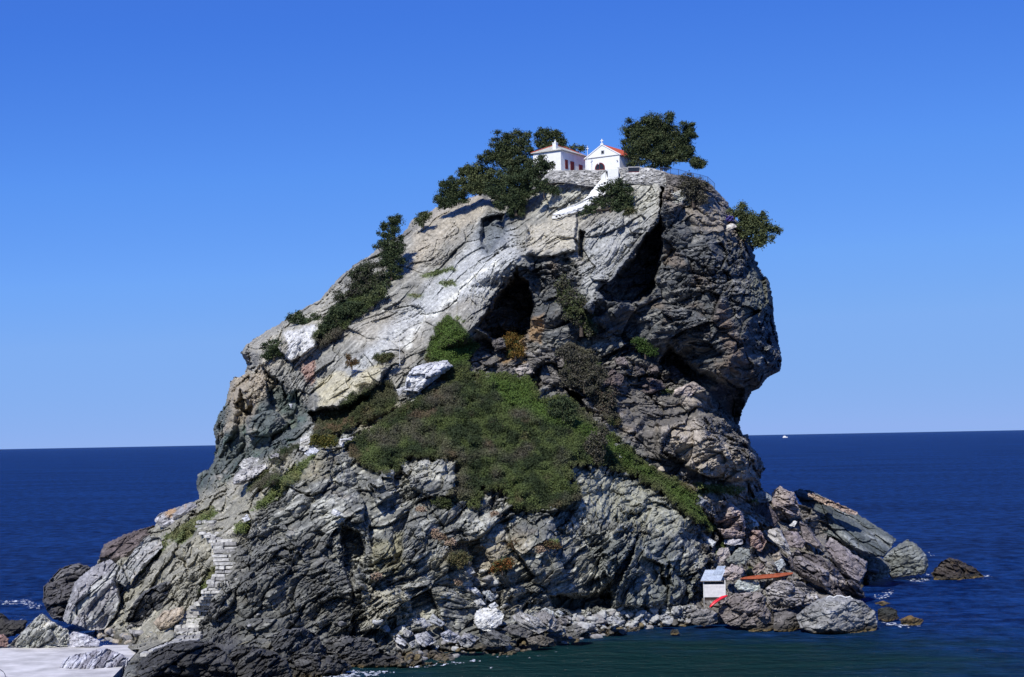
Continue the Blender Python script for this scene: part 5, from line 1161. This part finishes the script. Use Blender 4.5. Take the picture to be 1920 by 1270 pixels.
# --- white gateway and stairway
gw = Vector([float(t) for t in P(1150, 346, 327.2)])
st = empty("white_stairway", gw); tag(st, "whitewashed stairway with a gate block climbing to the chapel", "stairway")
k_ = 327.2 / F
mb = MB(); lo = [(-10 * k_, -.3, -.4), (10 * k_, -.3, -.4), (10 * k_, 2.4, -.4), (-10 * k_, 2.4, -.4)]
mb.hexa(lo, [(a_, b_, 30 * k_) for a_, b_, c_ in lo]); mb.build("gate_block", M_WHITE, st, bevel=.05)
mb = MB(); mb.box(-14 * k_, -10.05 * k_, .6, 2.2, -.4, 24 * k_); mb.poly([(-24 * k_, .4, -1), (-14.1 * k_, .4, -1), (-14.1 * k_, 1.6, -1), (-24 * k_, 1.6, -1), (-22 * k_, .4, 18 * k_), (-14.1 * k_, .4, 25 * k_), (-14.1 * k_, 1.6, 25 * k_), (-22 * k_, 1.6, 18 * k_)],
        [(3, 2, 1, 0), (4, 5, 6, 7), (0, 1, 5, 4), (1, 2, 6, 5), (2, 3, 7, 6), (3, 0, 4, 7)])
mb.build("side_wall", M_WHITE, st)
mb = MB(); mb.poly([(-14 * k_, .35, 25 * k_), (-9.6 * k_, .35, 26 * k_), (-9.6 * k_, .35, 12 * k_), (-14 * k_, .2, 25 * k_), (-9.6 * k_, .2, 26 * k_), (-9.6 * k_, .2, 12 * k_)], [(0, 1, 2), (5, 4, 3), (0, 3, 4, 1), (1, 4, 5, 2), (2, 5, 3, 0)])
mb.build("opening_shade", M_PANE_SHADE, st)  # solid dark plate standing for the shade inside the opening
TOPL = [(1148,334),(1128,338),(1112,356),(1100,370),(1085,383),(1062,394),(1040,401)]
BOTL = [(1160,345),(1142,358),(1126,371),(1112,382),(1094,394),(1070,401),(1044,405)]
ring = []
Dm = min(326.5, min(surfD((a_[0] + b_[0]) / 2, (a_[1] + b_[1]) / 2) for a_, b_ in zip(TOPL, BOTL)) + .5)
for i, (a_, b_) in enumerate(zip(TOPL, BOTL)):
    t_ = Vector(P(a_[0], a_[1], Dm)) - gw; ring.append((t_,))
S("parapet", None, None, [(1150,332),(1128,336),(1112,353),(1103,368),(1085,381),(1064,391),(1040,399),(1036,403),(1046,405),(1074,401),(1094,394),(1112,383),(1124,372),(1142,360),(1160,346)], Dm, parent=st, mat=M_WHITE, col=(.7,.7,.68), thick=1.0, facets=0, seed=204, rag=1.3, amp=.2, step=.7, cap=False)
for i in range(22):
    f_ = i / 21 * (len(TOPL) - 1.001); j = int(f_); t = f_ - j
    c_ = (ring[j][0] * (1 - t) + ring[j + 1][0] * t)
    mb = MB(); mb.box(c_.x - .5, c_.x + .6, c_.y + .72, c_.y + 2.4, c_.z - .9, c_.z - .35); mb.build("step", M_WHITE, st)
# --- railing
rail = empty("railing", [float(t) for t in P(1290, 336, 327)]); tag(rail, "blue metal railing along the cliff edge under the big pine", "railing")
TP = [(1238,314,321),(1257,316,326),(1272,318,329),(1286,322,332),(1300,325,335),(1313,328,338),(1327,332,343),(1340,344,357)]
ro = rail.location
tops = [Vector(P(x, a_, 327.2)) - ro for x, a_, b_ in TP]; bots = [Vector(P(x, b_, 327.2)) - ro for x, a_, b_ in TP]
for t_, b_ in zip(tops, bots):
    mb = MB(); mb.tube([b_ - Vector((0, 0, .3)), t_ + Vector((0, 0, .05))], .05, 6); mb.build("post", M_DARKM, rail)
mb = MB(); mb.tube(tops, .045, 6); mb.build("top_rail", M_BLUEM, rail)
mb = MB(); mb.tube([b_ + Vector((0, 0, .15)) for b_ in bots], .035, 6); mb.build("bottom_rail", M_BLUEM, rail)
for i in range(len(tops) - 1):
    mb = MB()
    for k in range(1, 12):
        t = k / 12; mb.tube([bots[i].lerp(bots[i + 1], t) + Vector((0, 0, .15)), tops[i].lerp(tops[i + 1], t)], .016, 4)
    mb.build("bars", M_BLUEM, rail)

# ============================================================ LOWER STONE STEPS
M_STEPS = [plain_mat("worn step stone", (.38, .37, .335), .95, .5, 2.2, .8), plain_mat("grey step stone", (.28, .27, .25), .95, .5, 2.2, .8), plain_mat("pale step stone", (.46, .445, .40), .95, .45, 2.2, .8)]
cl = [(282,1224,30),(305,1216,34),(330,1208,40),(346,1199,44),(350,1188,42),(352,1172,36),(362,1155,38),(376,1140,38),(386,1126,36),(398,1112,38),(410,1098,42),(420,1084,46),(426,1070,46),(428,1056,46),(428,1042,44),(424,1028,42),(420,1014,38),(408,1004,34),(392,998,34),(384,986,34),(384,976,32)]
stair = empty("stone_staircase", [float(t) for t in surf(400, 1100)]); tag(stair, "old stone steps winding up the left slope from the jetty", "staircase")
so = stair.location
L = [0]
for a_, b_ in zip(cl, cl[1:]): L.append(L[-1] + math.hypot(a_[0] - b_[0], a_[1] - b_[1]))
NS = 46; last = None
rr = random.Random(3)
dep_s = []
for i in range(NS):
    s_ = L[-1] * i / (NS - 1); j = max(0, min(len(L) - 2, sum(1 for q_ in L if q_ <= s_) - 1)); t = (s_ - L[j]) / (L[j + 1] - L[j])
    x = cl[j][0] * (1 - t) + cl[j + 1][0] * t; y = cl[j][1] * (1 - t) + cl[j + 1][1] * t; w_ = cl[j][2] * (1 - t) + cl[j + 1][2] * t
    dm = min(surfD(x - 12, y), surfD(x, y), surfD(x + 12, y), surfD(x, y + 6)) - .5
    dep_s.append((x, y, w_, dm))
dm_s = np.array([q_[3] for q_ in dep_s]); dm_s = np.convolve(np.pad(dm_s, 2, mode='edge'), np.ones(5) / 5, 'valid')
for i, (x, y, w_, _) in enumerate(dep_s):
    c_ = Vector(P(x, y, dm_s[i])) - so; hw = w_ * .6 * dm_s[i] / F * rr.uniform(.92, 1.08)
    mb = MB(); n_ = rr.randint(2, 4)
    off_ = rr.uniform(-.35, .35); c_.x += off_
    cut = sorted(rr.uniform(.12, .88) for _ in range(n_ - 1)); xs_ = [c_.x - hw + 2 * hw * q_ for q_ in [0] + cut + [1]]
    for k in range(n_):
        if xs_[k + 1] - xs_[k] < .2: continue
        dz = rr.uniform(-.22, .04); dy = rr.uniform(-.5, .3); e0, e1 = rr.uniform(0, .08), rr.uniform(0, .08)
        mb.hexa([(xs_[k] + e0, c_.y + dy, c_.z - .56), (xs_[k + 1] - e1, c_.y + dy + rr.uniform(-.15, .15), c_.z - .56), (xs_[k + 1] - e1, c_.y + 2.4, c_.z - .56), (xs_[k] + e0, c_.y + 2.4, c_.z - .56)],
                [(xs_[k] + e0 + .04, c_.y + dy + .08, c_.z + dz), (xs_[k + 1] - e1 - .04, c_.y + dy + rr.uniform(0, .15), c_.z + dz + rr.uniform(-.08, .08)), (xs_[k + 1] - e1 - .04, c_.y + 2.4, c_.z + dz), (xs_[k] + e0 + .04, c_.y + 2.4, c_.z + dz)])
    mb.build("step", M_STEPS[(i * 7 + i // 3) % 3], stair, bevel=.05)
# low kerb wall on the outer side
S("side_wall", None, None, [(401,1006),(405,1010),(402,1022),(401,1036),(403,1047),(408,1056),(414,1062),(413,1070),(408,1072),(406,1062),(399,1054),(396,1042),(396,1028),(398,1014)], surfD(402, 1040) - 1.0, parent=stair, col=(.46,.44,.38), thick=.5, facets=0, seed=205, rag=1.0, amp=.3, step=.7, cap=False)

# ============================================================ JETTY
M_CONC = plain_mat("pale concrete", (.52, .50, .475), .9, .28, .3, .5)
mb = MB(); zj = 1.5; yb = W(100, 1212, zj)
xr0 = float(P(268, 1210, W(268, 1210, zj))[0]); xr1 = float(P(225, 1290, W(225, 1290, zj))[0])
mb.poly([(-120, 190, -4), (xr1, 190, -4), (xr0, yb, -4), (-120, yb + 1, -4), (-120, 190, zj), (xr1, 190, zj), (xr0, yb, zj), (-120, yb + 1, zj)],
        [(3, 2, 1, 0), (4, 5, 6, 7), (0, 1, 5, 4), (1, 2, 6, 5), (2, 3, 7, 6), (3, 0, 4, 7)])
jt = mb.build("jetty", M_CONC); tag(jt, "flat pale concrete jetty in the lower left corner", "jetty")
q_ = Vector([float(t) for t in P(4, 1270, W(4, 1270, zj))])
mb = MB(); mb.tube([(-1.1 + .02, 0, .06)] + [(-.9 + 1.5 * math.sin(t), -.3 * t, .06 + 1.1 * max(0, math.cos(t))) for t in (.2, .5, .8, 1.1, 1.4, 1.7)], .05, 6)
h_ = mb.build("hose", M_DARKM); h_.location = q_; tag(h_, "dark curved hose arching up from the jetty at the left edge", "hose")
stone("stone", "pinkish stone lying in front of the striped lilac boulder", "stone", [(112,1275),(122,1265),(145,1261),(162,1266),(168,1278),(140,1284)], 228, col=(.36,.25,.23), seed=71, amp=.4)

# ============================================================ HUT, KAYAK AND SMALL THINGS ON THE POINT
M_WOOD = plain_mat("white boarding", (.62, .60, .58), .85, .12, 2, .2)
M_TIN = plain_mat("galvanised tin", (.50, .55, .60), .5, .15, 2, .2, .25)
hk = 278 / F
ho = Vector([float(t) for t in P(1340, 1120, 278)])
hut = empty("boat_hut", ho, math.radians(-6)); tag(hut, "small white plank hut with a ragged tin roof on the rocks", "hut")
hw = 20.5 * hk; hh = 30 * hk
mb = MB(); mb.box(-hw, hw, 0, .12, 0, hh * .80); mb.box(-hw, hw, -.03, -.004, hh * .64, hh * .67); mb.build("front_wall", M_WOOD, hut)
mb = MB(); mb.box(-hw, -hw + .12, .125, 2.6, 0, hh); mb.box(hw - .12, hw, .125, 2.6, 0, hh); mb.box(-hw + .125, hw - .125, 2.5, 2.6, 0, hh * 1.15); mb.build("side_wall", M_WOOD, hut)
mb = MB(); mb.box(-hw + .14, hw - .14, .5, .56, hh * .7, hh); mb.build("opening_shade_panel", M_PANE_SHADE, hut)  # dark panel standing for the shade inside the hut
for sx in (-hw + .08, hw - .08):
    mb = MB(); mb.box(sx - .08, sx + .08, -.06, .10 - .11, -.05, hh + .05); mb.build("corner_post", M_WHITE2, hut)
    mb = MB(); mb.box(sx - .08, sx + .08, -.06, .12, -1.9, -.06); mb.box(sx - .08, sx + .08, 2.3, 2.5, -1.2, -.06); mb.build("stilt", M_ST[1], hut)
mb = MB(); mb.box(-hw + .2, hw - .2, .2, 2.2, -.55, -.05); mb.build("underfloor_block", plain_mat("underfloor dark", (.05, .035, .03), .9), hut)  # solid dark box below the floor, where the space is open
for nm, x0, x1, y0, y1, z0, z1 in (("roof_sheet", -hw - .45, hw - .75, -.45, 2.3, hh + .05, hh + 1.7), ("roof_sheet", -hw * .1, hw - .65, .9, 3.3, hh + .95, hh + 2.25)):
    mb = MB(); n_ = 26; f_ = []; 
    for k in range(n_ + 1):
        x = x0 + (x1 - x0) * k / n_; dz = .045 * math.cos(k * math.pi); lean = .35 * (1 if nm else 0)
        f_.append(((x, y0, z0 + dz), (x + .9, y1, z1 + dz)))
    for k in range(n_):
        a_, b_ = f_[k]; c_, d_ = f_[k + 1]
        up_ = Vector((0, 0, .03))
        mb.hexa([a_, c_, d_, b_], [tuple(Vector(q_) + up_) for q_ in (a_, c_, d_, b_)])
    mb.build(nm, M_TIN, hut)
mb = MB(); mb.box(-hw - .5, hw - .4, -.5, -.38, hh - .05, hh + .04); mb.build("eave_board", plain_mat("weathered board", (.20, .17, .15), .9), hut)
# kayak
M_KAY = plain_mat("red plastic", (.75, .02, .035), .35, .04, 1, 0, 0, .5)
ka = Vector([float(t) for t in P(1330, 1138, 274.5)]); kb = Vector([float(t) for t in P(1364, 1115.5, 276.0)])
kay = empty("kayak", (ka + kb) / 2); ax = (kb - ka); Lk = ax.length; ax.normalize(); sd_ = ax.cross(Vector((0, 0, 1))).normalized(); upk = sd_.cross(ax)
tag(kay, "bright red kayak propped against the rocks by the hut", "kayak")
mb = MB(); rings = []; NK = 22
for i in range(NK + 1):
    t = i / NK * 2 - 1; wd = .40 * (1 - abs(t) ** 2.6) ** .6 + .03; bend = .28 * (1 - t * t)
    c_ = ax * (t * Lk / 2) + upk * (bend - .12)
    rings.append([c_ + sd_ * (wd * math.cos(a_)) + upk * (wd * .62 * math.sin(a_)) for a_ in [2 * math.pi * k / 12 for k in range(12)]])
b0 = 0; mb.v = [tuple(p_) for r_ in rings for p_ in r_]
for i in range(NK):
    for k in range(12): mb.f.append((i * 12 + k, i * 12 + (k + 1) % 12, (i + 1) * 12 + (k + 1) % 12, (i + 1) * 12 + k))
mb.f.append(tuple(reversed(range(12)))); mb.f.append(tuple(NK * 12 + k for k in range(12)))
hull = mb.build("hull", M_KAY, kay, smooth=True)
mb = MB(); cpt = ax * (-.1) + upk * .42
mb.tube([cpt + ax * (.42 * math.cos(t)) + sd_ * (.22 * math.sin(t)) for t in [2 * math.pi * k / 14 for k in range(15)]], .035, 5); mb.build("cockpit_rim", M_DARKM, kay)
# rusty sheet
M_RUST = plain_mat("rust", (.30, .075, .03), .9, .4, 2, .4)
rs = empty("rusty_boat_wreck", [float(t) for t in P(1436, 1081, 283)]); tag(rs, "long rusty orange iron hull lying on the pale rocks", "wreck")
Tt = [(1389,1085,1086),(1400,1081,1086),(1420,1077,1085.5),(1440,1075,1084),(1460,1073,1082),(1475,1073,1079),(1487,1074,1076)]
mb = MB(); rg = []
for i, (x, a_, b_) in enumerate(Tt):
    u_ = Vector(P(x, a_ + .33 * (b_ - a_), 284)) - rs.location; l_ = Vector(P(x, b_, 282.6)) - rs.location
    rg.append((l_, u_, u_ + Vector((0, 1.0, -.1)), l_ + Vector((0, 1.8, -.35))))
for i in range(len(rg) - 1):
    mb.poly(list(rg[i]) + list(rg[i + 1]), [(0, 1, 5, 4), (1, 2, 6, 5), (2, 3, 7, 6), (3, 0, 4, 7)])
mb.poly(list(rg[0]), [(0, 1, 2, 3)]); mb.poly(list(rg[-1]), [(3, 2, 1, 0)])
mb.build("hull_plate", M_RUST, rs)
mb = MB(); mb.tube([r_[1] + Vector((0, 0, .05)) for r_ in rg], .07, 5); mb.build("gunwale", M_RUST, rs)
# rope on the boulder
q_ = Vector([float(t) for t in P(1573, 1122, 264)])
mb = MB(); mb.tube([Vector(P(x, y, 262.8)) - q_ for x, y in ((1550,1121),(1556,1118),(1563,1121),(1570,1117),(1578,1118),(1586,1121),(1594,1119),(1598,1123))], .12, 6)
rp = mb.build("rope", M_WHITE2); rp.location = q_; tag(rp, "pale rope lying across the top of the big rounded boulder", "rope")
# thin pole on the slab
q_ = surf(750, 684); q_ = Vector([float(t) for t in q_]) - Vector((0, 1.0, 0))
mb = MB(); mb.tube([(0, 0, -.6), (0, 0, 5.6)], [.05, .035], 6); pl = mb.build("marker_pole", M_WHITE2); pl.location = q_
tag(pl, "thin pale pole standing on the slab above the white boulder", "pole")
mb = MB(); mb.tube([(-.12, 0, 5.0), (.12, 0, 5.0)], .03, 5); mb.tube([(0, 0, -.1), (0, 0, .25)], [.16, .1], 8); mb.build("bracket", M_WHITE2, pl)
# blue cloth
q_ = Vector([float(t) for t in P(1368, 410, 325)])
n_ = 9; vs_ = [(-.75 + 1.5 * i / n_, -.25 * math.sin(i * 1.3 + j) - .15 * j / n_, .55 - 1.1 * j / n_ + .12 * math.sin(i * 1.9)) for j in range(n_ + 1) for i in range(n_ + 1)]
fs_ = [(j * (n_ + 1) + i, j * (n_ + 1) + i + 1, (j + 1) * (n_ + 1) + i + 1, (j + 1) * (n_ + 1) + i) for j in range(n_) for i in range(n_)]
mb = MB(); mb.poly(vs_, fs_); cl_ = mb.build("cloth", plain_mat("blue violet cloth", (.05, .04, .17), .9)); cl_.location = q_
sm = cl_.modifiers.new("thickness", 'SOLIDIFY'); sm.thickness = .05
tag(cl_, "crumpled blue violet cloth at the foot of the overhanging bush", "cloth")
S("boulder", "white and tan block just under the blue cloth", "boulder", [(1362,422),(1372,418),(1380,421),(1383,426),(1374,430),(1366,436),(1361,430)], 324.5, None, col=(.50,.44,.36), seed=72, amp=.3, rag=.5)
# mast tip at the bottom edge
q_ = Vector([float(t) for t in P(1193.5, 1264, 236)])
mb = MB(); mb.tube([(.25, 0, -q_.z - 1), (.05, 0, -.6), (0, 0, 0)], [.09, .06, .035], 7); ms_ = mb.build("mooring_pole", M_WHITE2); ms_.location = q_
tag(ms_, "tip of a thin white pole rising from the cove at the bottom edge", "pole")
mb = MB(); mb.tube([(.12, 0, -1.6), (.12, 0, -1.45)], .13, 8); mb.build("collar", M_DARKM, ms_)
# motor yacht on the horizon
yb_ = Vector([float(t) for t in P(1472, 821, 15000)]); yb_.z = -1
yt = empty("motor_yacht", yb_); tag(yt, "small white boat far out on the horizon", "boat")
def loft(mb, secs):
    b_ = len(mb.v)
    for s_ in secs: mb.v += [tuple(q_) for q_ in s_]
    n_ = len(secs[0])
    for i in range(len(secs) - 1):
        for k in range(n_): mb.f.append((b_ + i * n_ + k, b_ + i * n_ + (k + 1) % n_, b_ + (i + 1) * n_ + (k + 1) % n_, b_ + (i + 1) * n_ + k))
    mb.f.append(tuple(b_ + k for k in reversed(range(n_)))); mb.f.append(tuple(b_ + (len(secs) - 1) * n_ + k for k in range(n_)))
mb = MB(); loft(mb, [[(x, -w_, 10), (x, -w_ * .7, 0), (x, w_ * .7, 0), (x, w_, 10)] for x, w_ in ((-22, 4), (-12, 5), (4, 5), (15, 3.4), (24, .4))]); mb.build("hull", M_WHITE, yt)
mb = MB(); loft(mb, [[(x, -3.6, z_), (x, -3.6, 10.05), (x, 3.6, 10.05), (x, 3.6, z_)] for x, z_ in ((-16, 15), (-13, 19), (2, 19), (8, 13), (12, 10.5))]); mb.build("cabin", M_WHITE, yt)
mb = MB(); mb.tube([(-6, 0, 19.05), (-7, 0, 25)], [.7, .3], 6); mb.build("mast", M_WHITE, yt)
